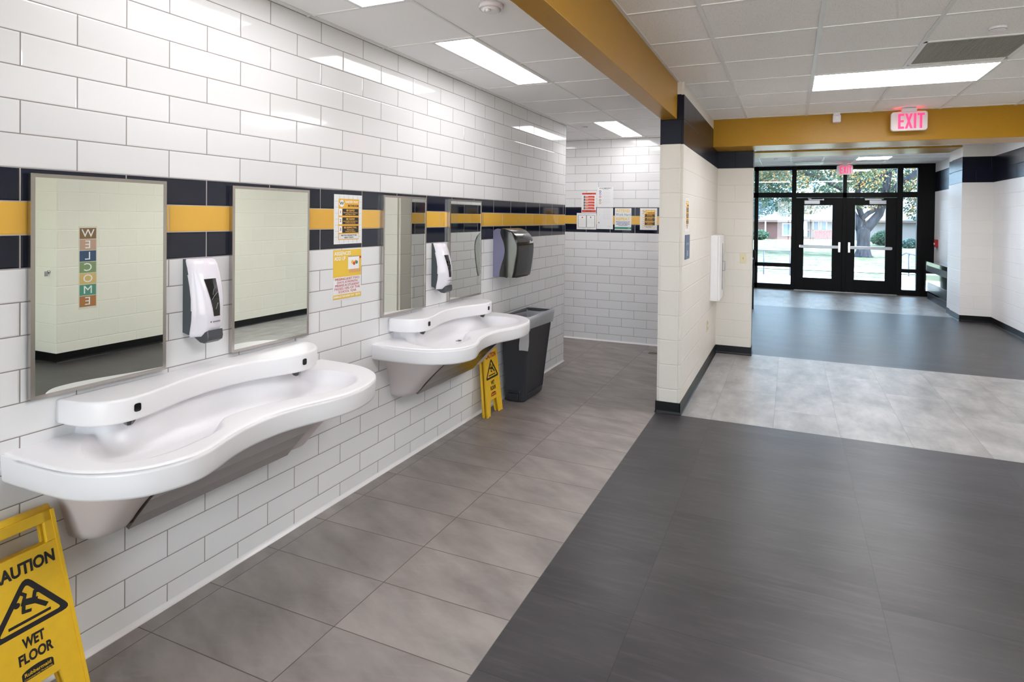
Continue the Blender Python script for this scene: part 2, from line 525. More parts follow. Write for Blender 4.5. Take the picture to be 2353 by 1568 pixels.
# ceilings
def ceiling(name, x0, y0, x1, y1, z, m, xs, ys, holes, bw=0.024, skipx=()):
    """panels with real T bars hanging 3 mm below; holes = [(x0,y0,x1,y1)] left for fixtures"""
    bm = bmesh.new()
    gx = sorted(set([x0, x1] + [h[i] for h in holes for i in (0, 2)]))
    gy = sorted(set([y0, y1] + [h[i] for h in holes for i in (1, 3)]))
    for a, b in zip(gx, gx[1:]):
        for c, d in zip(gy, gy[1:]):
            mx, my = (a + b) / 2, (c + d) / 2
            if any(h[0] < mx < h[2] and h[1] < my < h[3] for h in holes): continue
            add_box(bm, a, c, z + 0.003, b, d, z + 0.02)
    struct(name, bm, m)
    bm = bmesh.new()
    def seg(a0, a1, cuts):
        cuts = sorted(cuts); out = []; p = a0
        for c0, c1 in cuts:
            if c0 > p: out.append((p, c0))
            p = max(p, c1)
        if p < a1: out.append((p, a1))
        return out
    for gxv in xs:
        for a, b in seg(y0, y1, [(h[1], h[3]) for h in holes if h[0] + 0.02 < gxv < h[2] - 0.02]):
            add_box(bm, gxv - bw / 2, a, z - 0.002, gxv + bw / 2, b, z + 0.004)
    for gyv in [q for q in ys if y0 < q < y1]:
        for a, b in seg(x0, x1, [(h[0], h[2]) for h in holes if h[1] + 0.02 < gyv < h[3] - 0.02]):
            add_box(bm, a, gyv - bw / 2, z - 0.0015, b, gyv + bw / 2, z + 0.004)
    # wall angle
    add_box(bm, x0, y0, z - 0.002, x0 + 0.02, y1, z + 0.004); add_box(bm, x1 - 0.02, y0, z - 0.002, x1, y1, z + 0.004)
    struct('trim_' + name.split('_', 1)[1] + '_grid', bm, M['tbar'])

vest_lights = [(0.35, 1.12, 0.645, 2.34), (0.35, 2.93, 0.645, 4.12), (0.35, 5.97, 0.645, 7.19), (-1.79, 6.45, -0.575, 6.75)]  # last entry: unseen passage panel added to brighten the back wall
ceiling('ceiling_restroom', -2.0, -1.5, 1.345, YB, ZV, M['ceil_a'], [-0.575, 0.035, 0.645, 1.255], [-2.54 + 0.0 + i * 0.609 + 0.005 for i in range(17)], vest_lights, 0.014)
corr_lights = [(2.49, 4.96, 3.70, 5.565), (2.49, 1.30, 3.70, 1.905)]
grille = (3.10, 4.275, 3.70, 4.875)
ceiling('ceiling_corridor', 1.47, -1.5, 5.6, 6.86, ZC, M['ceil_b'], [1.88 + 0.607 * i for i in range(6)], [4.96 + 0.6 * i if i < 0 else 4.96 + 0.605 * i for i in range(-13, 4)][:], corr_lights + [grille], 0.024)
lobby_light = (3.56, 12.93, 4.17, 13.54)
lobby_fill = (2.95, 8.68, 4.17, 9.29)  # added panel, hidden by the beam, brightens the lobby
lobby_fill_left = (1.14, 8.68, 2.35, 9.29)  # second unseen panel, added to lift the lobby walls
ceiling('ceiling_lobby', 0.9, 7.3, 5.6, 14.9, ZF, M['ceil_b'], [1.13 + 0.607 * i for i in range(8)], [7.46 + 0.61 * i for i in range(12)], [lobby_light, lobby_fill, lobby_fill_left], 0.024)
sbox('ceiling_roof_deck', (-2.2, -1.7, 3.0, 5.8, 15.0, 3.12), M['white_paint'])
# infill above lower walls
bm = bmesh.new()
add_box(bm, -2.2, -1.7, 2.75, -0.0, 5.9, 3.0); add_box(bm, -2.2, 5.9, 2.75, -2.0, 7.5, 3.0); add_box(bm, -2.2, 7.36, 2.75, 1.5, 7.5, 3.0)
struct('wall_infill', bm, M['white_paint'])

# gold beams
bm = bmesh.new(); add_box(bm, 1.345, -1.5, 2.438, 1.47, 4.86, 2.95, bev=0.004)
struct('trim_gold_beam_near', bm, M['gold'])
bm = bmesh.new(); add_box(bm, 1.5, 6.84, 2.438, 5.5, 7.32, 2.96, bev=0.004)
struct('trim_gold_beam_lobby', bm, M['gold'])
bm = bmesh.new(); add_box(bm, 0.9, 11.403, 2.853, 4.934, 12.3, 2.99, bev=0.004)
struct('trim_gold_beam_far', bm, M['gold'])

# cove bases
def base(name, segs, h=0.098):
    bm = bmesh.new()
    for (x0, y0, x1, y1, nx, ny) in segs:
        t = 0.006
        a = (min(x0, x1, x0 + nx * t, x1 + nx * t), min(y0, y1, y0 + ny * t, y1 + ny * t)); b = (max(x0, x1, x0 + nx * t, x1 + nx * t), max(y0, y1, y0 + ny * t, y1 + ny * t))
        add_box(bm, a[0], a[1], 0, b[0], b[1], h)
        t = 0.016
        # sloping toe
        tmp = bmesh.new()
        P = [Vector((x0, y0, 0)), Vector((x1, y1, 0))]
        n = Vector((nx, ny, 0))
        vv = []
        for p in P:
            vv.append([tmp.verts.new(p), tmp.verts.new(p + n * t), tmp.verts.new(p + n * 0.009 + Z_ * 0.007), tmp.verts.new(p + n * 0.006 + Z_ * 0.022), tmp.verts.new(p + Z_ * 0.022)])
        for i in range(5):
            tmp.faces.new((vv[0][i], vv[0][(i + 1) % 5], vv[1][(i + 1) % 5], vv[1][i]))
        tmp.faces.new(vv[0]); tmp.faces.new(vv[1][::-1])
        join(bm, tmp)
    struct(name, bm, M['black_base'])
base('baseboard_divider', [(XD, 4.838, 1.529, 4.838, 0, -1), (1.523, 4.832, 1.523, 7.316, 1, 0), (1.523, 7.316, 1.936, 7.316, 0, -1), (1.93, 7.31, 1.93, 7.52, 1, 0), (XD, 4.832, XD, 5.04, -1, 0)])
base('baseboard_right', [(4.93, 3.74, 4.93, 8.0, -1, 0), (4.924, 3.74, 5.4, 3.74, 0, -1), (5.4, -1.5, 5.4, 3.74, -1, 0)])
base('baseboard_lobby', [(5.36, 8.0, 5.36, 11.4, -1, 0), (4.929, 11.4, 5.36, 11.4, 0, -1), (4.935, 11.394, 4.935, 12.05, -1, 0), (4.955, 12.05, 4.955, 12.35, -1, 0), (5.215, 12.35, 5.215, 14.72, -1, 0), (4.95, 12.35, 5.215, 12.35, 0, 1)])
# white tiled cove at the foot of the tile walls
def cove(name, segs):
    bm = bmesh.new()
    for (x0, y0, x1, y1, nx, ny) in segs:
        n = Vector((nx, ny, 0)); prof = [(0, 0.0), (0.015, 0.0), (0.015, 0.003), (0.008, 0.005), (0.003, 0.010), (0.0008, 0.018), (0, 0.02)]
        vv = []
        for p in (Vector((x0, y0, 0)), Vector((x1, y1, 0))):
            vv.append([bm.verts.new(p + n * a + Z_ * b) for a, b in prof])
        for i in range(len(prof) - 1):
            f = bm.faces.new((vv[0][i], vv[0][i + 1], vv[1][i + 1], vv[1][i])); f.smooth = i > 1
    struct(name, bm, plain('white_cove_tile', (226, 222, 222), 0.12))
cove('trim_tile_cove', [(0, -1.5, 0, 6.137, 1, 0), (-2, YB, XD - 0.012, YB, 0, -1), (XD - 0.012, 5.05, XD - 0.012, YB, -1, 0), (0.0, 6.137, -0.2, 6.137, 0, 1)])
bm = bmesh.new(); add_box(bm, -0.004, 6.134, 0, 0.001, 6.139, 2.65)
struct('trim_tile_corner', bm, M['alu'])

# ------------------------------------------------------------------ ceiling fixtures
def lamp_panel(name, b, z, label, inset=0.018):
    x0, y0, x1, y1 = b
    t = thing(name, ((x0 + x1) / 2, (y0 + y1) / 2, z), label, 'ceiling light')
    bm = bmesh.new()
    w = inset
    for q in ((x0, y0, x1, y0 + w), (x0, y1 - w, x1, y1), (x0, y0 + w, x0 + w, y1 - w), (x1 - w, y0 + w, x1, y1 - w)):
        add_box(bm, q[0], q[1], z - 0.004, q[2], q[3], z + 0.02)
    obj('lamp_frame', bm, M['tbar'], t)
    bm = bmesh.new(); add_box(bm, x0 + w, y0 + w, z - 0.001, x1 - w, y1 - w, z + 0.012)
    obj('lamp_diffuser', bm, M['diffuser_v' if z == ZV else 'diffuser'], t)
    return t
g1 = 'recessed ceiling light panels'
L_v = ['narrow lit ceiling panel at the top edge above the near mirrors', 'narrow lit ceiling panel between the tiled wall and gold beam', 'far narrow lit ceiling panel in front of the tiled back wall', 'added unseen fill light panel in the side passage behind the tiled wall end']
for b, l in zip(vest_lights, L_v): lamp_panel('ceiling_light', b, ZV, l, 0.024)['group'] = g1
L_c = ['wide lit ceiling panel over the corridor beside the dark grille', 'wide lit corridor ceiling panel above the viewer']
for b, l in zip(corr_lights, L_c): lamp_panel('ceiling_light', b, ZC, l, 0.014)['group'] = g1
lamp_panel('ceiling_light', lobby_light, ZF, 'square lit ceiling panel in the lobby near the entrance doors', 0.02)['group'] = g1

lamp_panel('ceiling_light', lobby_fill, ZF, 'added fill light panel on the lobby ceiling, hidden behind the gold beam', 0.014)['group'] = g1
lamp_panel('ceiling_light', lobby_fill_left, ZF, 'added unseen fill light panel at left of the lobby ceiling behind the gold beam', 0.014)['group'] = g1
# air grille
t = thing('air_grille', (3.4, 4.575, ZC), 'square dark egg-crate air grille in the corridor ceiling beside the light', 'vent')
bm = bmesh.new()
gx0, gy0, gx1, gy1 = grille
for q in ((gx0, gy0, gx1, gy0 + 0.02), (gx0, gy1 - 0.02, gx1, gy1), (gx0, gy0, gx0 + 0.02, gy1), (gx1 - 0.02, gy0, gx1, gy1)):
    add_box(bm, q[0], q[1], ZC - 0.003, q[2], q[3], ZC + 0.012)
obj('grille_frame', bm, M['tbar'], t)
bm = bmesh.new(); n = 44
for i in range(1, n):
    a = gx0 + 0.02 + (0.56) * i / n; add_box(bm, a - 0.0011, gy0 + 0.02, ZC + 0.001, a + 0.0011, gy1 - 0.02, ZC + 0.014)
    a = gy0 + 0.02 + (0.56) * i / n; add_box(bm, gx0 + 0.02, a - 0.0011, ZC + 0.001, gx1 - 0.02, a + 0.0011, ZC + 0.014)
obj('egg_crate', bm, plain('grey_egg_crate', (150, 148, 140), 0.5), t)
bm = bmesh.new(); add_box(bm, gx0, gy0, ZC + 0.1, gx1, gy1, ZC + 0.11)
for q in ((gx0, gy0, gx1, gy0 + 0.004), (gx0, gy1 - 0.004, gx1, gy1), (gx0, gy0, gx0 + 0.004, gy1), (gx1 - 0.004, gy0, gx1, gy1)): add_box(bm, q[0], q[1], ZC + 0.012, q[2], q[3], ZC + 0.1)
obj('duct_box', bm, plain('dark_duct', (40, 40, 38), 0.7), t)

def ceil_disc(name, x, y, z, r, h, label, cat, mat=None):
    bm = bmesh.new()
    add_disc(bm, (x, y, z + 0.003), (0, 0, -1), r, h, r2=r * 0.92)
    add_disc(bm, (x, y, z - h), (0, 0, -1), r * 0.9, 0.003, r2=r * 0.8)
    return tag(obj(name, bm, mat or M['white_pl']), label, cat)
t = thing('motion_detector', (0.976, 2.53, ZV), 'round white ceiling motion detector with domed eye by gold beam', 'detector')
bm = bmesh.new(); add_disc(bm, (0.976, 2.53, ZV + 0.002), (0, 0, -1), 0.062, 0.022, r2=0.058); obj('detector_base', bm, M['white_pl'], t)
bm = bmesh.new(); add_disc(bm, (0.976, 2.53, ZV - 0.02), (0, 0, -1), 0.05, 0.012, r2=0.035); add_disc(bm, (0.976, 2.50, ZV - 0.03), (0, 0, -1), 0.016, 0.012, r2=0.009); obj('detector_eye', bm, M['white_paint'], t)
ceil_disc('sprinkler_cover', 0.168, 6.278, ZV, 0.04, 0.008, 'small round sprinkler cover on the ceiling near the far light', 'sprinkler')
ceil_disc('sprinkler_cover', 3.433, 4.105, ZC, 0.046, 0.014, 'round white sprinkler cover on corridor ceiling beside the air grille', 'sprinkler')
ceil_disc('sprinkler_cover', 2.05, 12.9, ZF, 0.04, 0.008, 'small round sprinkler cover on the lobby ceiling at left', 'sprinkler')
t = thing('air_diffuser', (2.69, 14.0, ZF), 'rectangular white slotted air diffuser in the lobby ceiling by the doors', 'vent')
bm = bmesh.new(); add_box(bm, 2.39, 13.7, ZF - 0.012, 2.99, 14.3, ZF + 0.004, bev=0.004); obj('diffuser_plate', bm, M['tbar'], t)
bm = bmesh.new(); add_box(bm, 2.46, 13.92, ZF - 0.015, 2.92, 13.98, ZF - 0.010); obj('air_slot', bm, M['ink'], t)
t = thing('smoke_detector', (2.775, 6.79, ZC), 'small white box sensor at the corridor ceiling against the gold beam', 'detector')
bm = bmesh.new(); add_box(bm, 2.737, 6.755, 2.645, 2.815, 6.838, 2.722, bev=0.008); obj('sensor_body', bm, M['white_pl'], t)
bm = bmesh.new(); add_box(bm, 2.745, 6.77, 2.722, 2.807, 6.83, ZC + 0.002); add_disc(bm, (2.776, 6.756, 2.69), (0, -1, 0), 0.012, 0.004); obj('sensor_mount', bm, M['white_paint'], t)

# exit signs
def exit_sign(loc, label, w=0.315, h=0.19, tilt=0.0):
    x, y, z = loc     # bottom centre
    t = thing('exit_sign', loc, label, 'exit sign', 'lit exit signs')
    bm = bmesh.new()
    pts = []
    r = 0.028
    for cx, cy, a0 in ((w / 2 - r, r, -90), (w / 2 - r, h - r, 0), (-w / 2 + r, h - r, 90), (-w / 2 + r, r, 180)):
        for k in range(6):
            a = math.radians(a0 + 90 * k / 5); pts.append((cx + r * math.cos(a), cy + r * math.sin(a)))
    add_prism(bm, pts, -0.022, 0.022, bev=0.006, smooth=True, axes=(X_, Z_, -Y_), o=(x, y, z))
    obj('sign_housing', bm, plain('exit_sign_housing', (222, 214, 214), 0.3), t)
    bm = bmesh.new()
    mm = plain('lit_exit_letters', (220, 50, 110), 0.4, emit=0.55, ecol=srgb(255, 50, 110))
    S = 0.0235 * h / 0.19
    hh, bw = 0.148 * h / 0.19, 0.021 * h / 0.19
    y0 = z + (h - hh) / 2
    lx = x - 0.095 * w / 0.315
    yb0, yb1 = y - 0.026, y - 0.0215
    def bar(a, b, c, d): add_box(bm, lx + a, yb0, y0 + b, lx + c, yb1, y0 + d)
    k = h / 0.19
    bar(0, 0, bw, hh); bar(bw, 0, 0.052 * k, bw); bar(bw, hh - bw, 0.052 * k, hh); bar(bw, hh / 2 - bw / 2, 0.048 * k, hh / 2 + bw / 2)
    for s in (1, -1):
        pts = [(-0.033 * k, -hh / 2 * s), (-0.033 * k + bw, -hh / 2 * s), (0.033 * k, hh / 2 * s), (0.033 * k - bw, hh / 2 * s)]
        add_prism(bm, pts, 0.0215, 0.026 + 0.0004 * s, axes=(X_, Z_, -Y_), o=(lx + 0.092 * k, y, y0 + hh / 2))
    bar(0.134 * k, 0, 0.134 * k + bw, hh)
    bar(0.165 * k, hh - bw, 0.225 * k, hh); bar(0.195 * k - bw / 2, 0, 0.195 * k + bw / 2, hh - bw)
    obj('exit_lettering', bm, mm, t)
    bm = bmesh.new()
    add_box(bm, x - 0.065, y - 0.03, z + h - 0.002, x + 0.065, y + 0.03, z + h + 0.035 * k, bev=0.004)
    obj('sign_canopy', bm, M['white_pl'], t)
    bm = bmesh.new()
    for sx in (-0.085, 0.085):
        bm = bmesh.new(); add_box(bm, x + sx - 0.015, y - 0.012, z + h - 0.001, x + sx + 0.015, y + 0.012, z + h + 0.0015)
        obj('light_slot', bm, plain('red_led_glow', (255, 30, 40), 0.5, emit=7.0, ecol=(1, 0.03, 0.06, 1)), t)
exit_sign((3.413, 6.70, 2.517), 'large lit exit sign hanging in front of the gold beam')
exit_sign((3.435, 14.3, 2.635), 'small lit exit sign hanging above the glass entrance doors', w=0.32, h=0.2)

# ------------------------------------------------------------------ sinks
def smooth_curve(pts, n):
    """Catmull-Rom through pts, n samples"""
    out = []
    P = [Vector(p) for p in pts]
    P = [P[0] * 2 - P[1]] + P + [P[-1] * 2 - P[-2]]
    m = len(P) - 3
    for i in range(n):
        s = i / (n - 1) * m
        k = min(int(s), m - 1); t = s - k
        a, b, c, d = P[k:k + 4]
        out.append(0.5 * ((2 * b) + (c - a) * t + (2 * a - 5 * b + 4 * c - d) * t * t + (3 * b - a - 3 * c + d) * t ** 3))
    return out

RIM = [(0, 0.0), (0.13, -0.004), (0.27, 0.0), (0.37, 0.017), (0.455, 0.06), (0.52, 0.118), (0.556, 0.20), (0.562, 0.275), (0.54, 0.35), (0.507, 0.43), (0.483, 0.52), (0.474, 0.61), (0.478, 0.70), (0.50, 0.79), (0.53, 0.875), (0.55, 0.965), (0.55, 1.06), (0.522, 1.17), (0.468, 1.26), (0.38, 1.33), (0.26, 1.375), (0.12, 1.39), (0, 1.395)]
SHELF = [(0, 0.148), (0.08, 0.15), (0.155, 0.172), (0.203, 0.218), (0.216, 0.28), (0.208, 0.345), (0.188, 0.415), (0.166, 0.49), (0.152, 0.57), (0.147, 0.65), (0.152, 0.73), (0.17, 0.81), (0.2, 0.88), (0.232, 0.95), (0.25, 1.02), (0.232, 1.10), (0.185, 1.165), (0.1, 1.215), (0, 1.225)]
BOWL = [(0.07, 0.235), (0.15, 0.15), (0.24, 0.105), (0.33, 0.092), (0.405, 0.112), (0.455, 0.175), (0.468, 0.255), (0.458, 0.34), (0.445, 0.405), (0.415, 0.455), (0.365, 0.49), (0.338, 0.54), (0.333, 0.62), (0.348, 0.70), (0.375, 0.78), (0.42, 0.87), (0.462, 0.95), (0.478, 1.04), (0.455, 1.13), (0.385, 1.20), (0.29, 1.225), (0.18, 1.215), (0.1, 1.165), (0.06, 1.09), (0.05, 0.9), (0.05, 0.7), (0.05, 0.5), (0.055, 0.33)]
ZR, ZRB, ZS, ZSB = 0.833, 0.737, 0.968, 0.883

def sink(y0, label):
    t = thing('wash_basin', (0, y0, 0.40), label, 'sink', 'double wash basins on the tiled wall')
    rim = smooth_curve([(a, b, 0) for a, b in RIM], 90)
    rim2 = [(max(0.0, p.x), y0 + p.y) for p in rim]
    bowlc = smooth_curve([(a, b, 0) for a, b in BOWL + BOWL[:1]], 120)[:-1]
    bpts = [(p.x, p.y) for p in bowlc]
    sh = smooth_curve([(a, b, 0) for a, b in SHELF], 80)
    ris = [(0.0, 0.215)] + [(max(0.012, p.x * 0.62 - 0.012), 0.66 + (p.y - 0.66) * 0.86) for p in sh[3:-3]] + [(0.0, 1.165)]
    def ris_d(x, y):
        # signed distance to the riser outline (negative inside)
        best = 9; ins = False; j = len(ris) - 1
        for i in range(len(ris)):
            xi, yi = ris[i]; xj, yj = ris[j]
            if (yi > y) != (yj > y) and x < (xj - xi) * (y - yi) / (yj - yi) + xi: ins = not ins
            j = i
        for i in range(len(ris) - 1):
            ax, ay = ris[i]; bx_, by_ = ris[i + 1]; dx, dy = bx_ - ax, by_ - ay
            q = max(0, min(1, ((x - ax) * dx + (y - ay) * dy) / (dx * dx + dy * dy + 1e-12)))
            best = min(best, math.hypot(x - ax - q * dx, y - ay - q * dy))
        return -best if ins else best
    def inside(x, y):
        c = False; j = len(bpts) - 1
        for i in range(len(bpts)):
            xi, yi = bpts[i]; xj, yj = bpts[j]
            if (yi > y) != (yj > y) and x < (xj - xi) * (y - yi) / (yj - yi) + xi: c = not c
            j = i
        return c
    def dist(x, y):
        best = 9
        for i in range(len(bpts)):
            ax, ay = bpts[i]; bx, by = bpts[(i + 1) % len(bpts)]
            dx, dy = bx - ax, by - ay
            q = max(0, min(1, ((x - ax) * dx + (y - ay) * dy) / (dx * dx + dy * dy + 1e-12)))
            d = math.hypot(x - ax - q * dx, y - ay - q * dy)
            if d < best: best = d
        return best
    def depth(x, y):
        if not inside(x, y):
            d = dist(x, y)
            return 0.0022 * max(0.0, 1 - d / 0.008) ** 2
        d = dist(x, y)
        q = min(1.0, (d + 0.002) / 0.10)
        q = 1 - (1 - q) ** 2.4
        D = 0.054 + 0.032 * math.exp(-((y - 0.62) / 0.42) ** 2)
        return 0.0022 + D * q
    # slab surface: grid rows y, columns x from 0 to rim X(y)
    bm = bmesh.new()
    R = rim
    ny, nx = 170, 84
    front = []
    def rimx(y):
        best = 0.0
        for i in range(len(R) - 1):
            a, b = R[i], R[i + 1]
            if (a.y - y) * (b.y - y) <= 0 and abs(a.y - b.y) > 1e-9:
                q = (y - a.y) / (b.y - a.y); best = max(best, a.x + (b.x - a.x) * q)
        return best
    def segd(x, y):
        best = 9
        for i in range(len(R) - 1):
            ax, ay, bx2, by2 = R[i].x, R[i].y, R[i + 1].x, R[i + 1].y
            dx, dy = bx2 - ax, by2 - ay
            q = max(0, min(1, ((x - ax) * dx + (y - ay) * dy) / (dx * dx + dy * dy + 1e-12)))
            best = min(best, math.hypot(x - ax - q * dx, y - ay - q * dy))
        return best
    ymin = min(p.y for p in R) + 0.0005; ymax = max(p.y for p in R) - 0.0005
    rb = 0.012
    rows = []
    for j in range(ny):
        s = j / (ny - 1); s = 0.5 - 0.5 * math.cos(PI * s) if False else s
        # denser near ends
        s = s + 0.07 * math.sin(-2 * PI * s) / (1.0)
        y = ymin + (ymax - ymin) * s
        X = rimx(y)
        row = []
        for i in range(nx):
            q = i / (nx - 1)
            q = q * 0.55 + 0.45 * q * q
            q = 1 - (1 - q) ** 1.25 if q > 0.0 else 0.0
            x = (X) * q
            # distance to outer edge for the eased edge
            ed = min(X - x, 1)
            de = segd(x, y) if (X - x < 0.06 or y - ymin < 0.02 or ymax - y < 0.02) else 1
            e = max(0.0, 1 - de / rb)
            z = ZR - depth(x, y) - (rb * 0.8) * (1 - math.sqrt(max(0, 1 - e * e)))
            if 0.12 < y < 1.27 and x < 0.34:
                d_ = ris_d(x, y)
                bd_ = dist(x, y) if inside(x, y) else 0.0
                rad = 0.012 + 0.10 * min(1.0, bd_ / 0.06)
                if d_ <= 0: z = ZSB + 0.008
                elif d_ < rad: z = max(z, z + (ZSB + 0.008 - z) * (1 - d_ / rad) ** 3.2)
            row.append(bm.verts.new((x, y0 + y, z)))
        rows.append(row)
    for j in range(ny - 1):
        for i in range(nx - 1):
            f = bm.faces.new((rows[j][i], rows[j][i + 1], rows[j + 1][i + 1], rows[j + 1][i])); f.smooth = True
    # fascia from the grid's own boundary
    bd = [rows[0][i] for i in range(nx)] + [rows[j][nx - 1] for j in range(1, ny)] + [rows[ny - 1][i] for i in range(nx - 2, -1, -1)]
    prof = [(0.001, 0.006), (0.0015, 0.02), (0.0005, 0.05), (-0.002, 0.085), (-0.006, 0.094), (-0.012, ZR - ZRB)]
    nb = len(bd)
    nor = []
    for i in range(nb):
        a = bd[max(0, i - 1)].co; b = bd[min(nb - 1, i + 1)].co
        d = Vector((b.x - a.x, b.y - a.y, 0))
        nn = Vector((d.y, -d.x, 0)); nn = nn.normalized() if nn.length > 0 else Vector((0, 0, 0))
        nor.append(nn)
    last = bd
    for k, (o_, dz) in enumerate(prof):
        cur = []
        for i in range(nb):
            p = bd[i].co + nor[i] * o_
            cur.append(bm.verts.new((max(0.0, p.x), p.y, ZR - dz)))
        for i in range(nb - 1):
            f = bm.faces.new((last[i], cur[i], cur[i + 1], last[i + 1])); f.smooth = True
        last = cur
    # underside
    f = bm.faces.new(last)
    bmesh.ops.recalc_face_normals(bm, faces=bm.faces[:])
    basin = obj('basin', bm, M['solid'], t, recalc=True)
    bm = bmesh.new()
    add_prism(bm, [(p.x if p.x > 0 else 0.0, y0 + p.y) for p in sh], ZSB, ZS, bev=0.009, smooth=True, seg=3)
    shelf = obj('shelf', bm, M['solid'], t)
    # sensors and spouts
    def on_shelf(yy):
        for i in range(len(sh) - 1):
            if sh[i].y <= yy <= sh[i + 1].y:
                q = (yy - sh[i].y) / (sh[i + 1].y - sh[i].y + 1e-9)
                p = sh[i].lerp(sh[i + 1], q); d = (sh[i + 1] - sh[i]).normalized()
                return p, Vector((d.y, -d.x, 0))
        return sh[len(sh) // 2], X_
    for yy in (0.285, 1.02):
        p, n = on_shelf(yy)
        tv = Vector((-n.y, n.x, 0))
        bm = bmesh.new(); r = 0.007; w, h = 0.0115, 0.0145
        pts = []
        for cx, cy, a0 in ((w - r, -h + r, -90), (w - r, h - r, 0), (-w + r, h - r, 90), (-w + r, -h + r, 180)):
            for k in range(5):
                a = math.radians(a0 + 90 * k / 4); pts.append((cx + r * math.cos(a), cy + r * math.sin(a)))
        add_prism(bm, pts, -0.006, 0.002, axes=(tv, Z_, n), o=(p.x, y0 + p.y, (ZS + ZSB) / 2 + 0.002))
        obj('sensor_eye', bm, M['blackgloss'], t)
        # spout: dark wedge nozzle under the shelf
        bm = bmesh.new()
        c = Vector((p.x, y0 + p.y, 0)) - n * 0.055 - Z_ * 0 + Z_ * (ZSB + 0.004)
        top = [(-0.02, -0.024), (0.026, -0.022), (0.03, 0), (0.026, 0.022), (-0.02, 0.024)]
        bot = [(-0.004, -0.008), (0.012, -0.009), (0.016, 0), (0.012, 0.009), (-0.004, 0.008)]
        A = [bm.verts.new(c + n * a + tv * b) for a, b in top]; B = [bm.verts.new(c + n * a + tv * b - Z_ * 0.029) for a, b in bot]
        for i in range(5): bm.faces.new((A[i], A[(i + 1) % 5], B[(i + 1) % 5], B[i]))
        bm.faces.new(A); bm.faces.new(B[::-1])
        sp = obj('spout', bm, M['blackgloss'], t)
        bm = bmesh.new(); add_disc(bm, c - Z_ * 0.027 + n * 0.008, (0, 0, -1), 0.006, 0.006, seg=14); obj('spout_tip', bm, M['chrome'], sp)
    # drain
    zd = ZR - depth(0.21, 0.66)
    bm = bmesh.new(); add_disc(bm, (0.215, y0 + 0.66, zd + 0.0005), (0, 0, 1), 0.028, 0.003, r2=0.024); dr = obj('drain', bm, M['chrome'], t)
    bm = bmesh.new(); add_disc(bm, (0.215, y0 + 0.66, zd + 0.0035), (0, 0, 1), 0.011, 0.0012, r2=0.011); obj('drain_plug', bm, M['ink'], dr)
    # moulded aprons and steel shroud
    for yc, w0, w1, s in ((0.27, 0.165, 0.085, 1), (1.115, 0.165, 0.085, -1)):
        bm = bmesh.new(); rings = []
        N1, N2 = 12, 22
        for a in range(N1 + 1):
            q = a / N1
            z = ZRB + 0.001 - (ZRB - 0.445) * q
            e = (1 - q)
            depthx = 0.118 + 0.282 * e ** 1.25
            half = (w1 + (w0 - w1) * e ** 1.6)
            if q > 0.86:
                rr = math.sqrt(max(0, 1 - ((q - 0.86) / 0.14) ** 2)); depthx *= 0.35 + 0.65 * rr; half *= 0.4 + 0.6 * rr
            rg = []
            for b in range(N2 + 1):
                th = -PI / 2 + PI * b / N2
                cx = depthx * abs(math.cos(th)) ** 0.75
                rg.append(bm.verts.new((cx if 0 < b < N2 else 0, y0 + yc + half * (1 if math.sin(th) > 0 else -1) * abs(math.sin(th)) ** 0.8, z)))
            rings.append(rg)
        for a in range(N1):
            for b in range(N2):
                f = bm.faces.new((rings[a][b], rings[a][b + 1], rings[a + 1][b + 1], rings[a + 1][b])); f.smooth = True
        bm.faces.new(rings[-1])
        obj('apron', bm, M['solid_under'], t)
    bm = bmesh.new()
    prof = [(0.405, ZRB), (0.31, 0.664), (0.22, 0.578), (0.15, 0.502), (0.104, 0.448)]
    ya, yb = y0 + 0.325, y0 + 1.06
    add_prism(bm, [(0.385, 0.722)] + prof[1:] + [(0.0, 0.49), (0.0, 0.722)], -yb, -ya, axes=(X_, Z_, -Y_))
    obj('trap_cover', bm, plain('dark_brushed_stainless', (142, 134, 130), 0.24, 1.0), t)['label'] = 'brushed steel trap cover'
    return t
Y1, Y2 = 1.063, 2.868
sink(Y1, 'near large white double wash basin with wavy front edge on tiled wall')
sink(Y2, 'farther white double wash basin beside the grey waste bin')

# ------------------------------------------------------------------ mirrors
def mirror(y0, y1, label):
    z0, z1 = 0.986, 1.744
    t = thing('wall_mirror', (0.0, (y0 + y1) / 2, z0), label, 'mirror', 'steel framed mirrors over the basins')
    bm = bmesh.new(); w, d = 0.013, 0.022
    # mitred angle frame: front flange and sides
    o = [(y0, z0), (y1, z0), (y1, z1), (y0, z1)]; i_ = [(y0 + w, z0 + w), (y1 - w, z0 + w), (y1 - w, z1 - w), (y0 + w, z1 - w)]
    for k in range(4):
        a, b = o[k], o[(k + 1) % 4]; c, e = i_[(k + 1) % 4], i_[k]
        q = [[bm.verts.new((x, p[0], p[1])) for p in (a, b, c, e)] for x in (0.001, d)]
        bm.faces.new(q[1]); bm.faces.new(q[0][::-1])
        for m in range(4): bm.faces.new((q[0][m], q[0][(m + 1) % 4], q[1][(m + 1) % 4], q[1][m]))
    bmesh.ops.recalc_face_normals(bm, faces=bm.faces[:])
    obj('mirror_frame', bm, M['steel'], t)
    bm = bmesh.new(); add_box(bm, 0.002, y0 + w * 0.6, z0 + w * 0.6, 0.0215, y1 - w * 0.6, z1 - w * 0.6)
    obj('mirror_glass', bm, M['mirror'], t)
mirror(1.127, 1.582, 'nearest steel framed mirror, at left, reflecting the WELCOME strip')
mirror(1.882, 2.337, 'steel framed mirror between the near soap dispenser and the posters')
mirror(2.937, 3.395, 'steel framed mirror just right of the two posters on the tiled wall')
mirror(3.697, 4.175, 'farthest steel framed mirror, beside the paper towel dispenser')

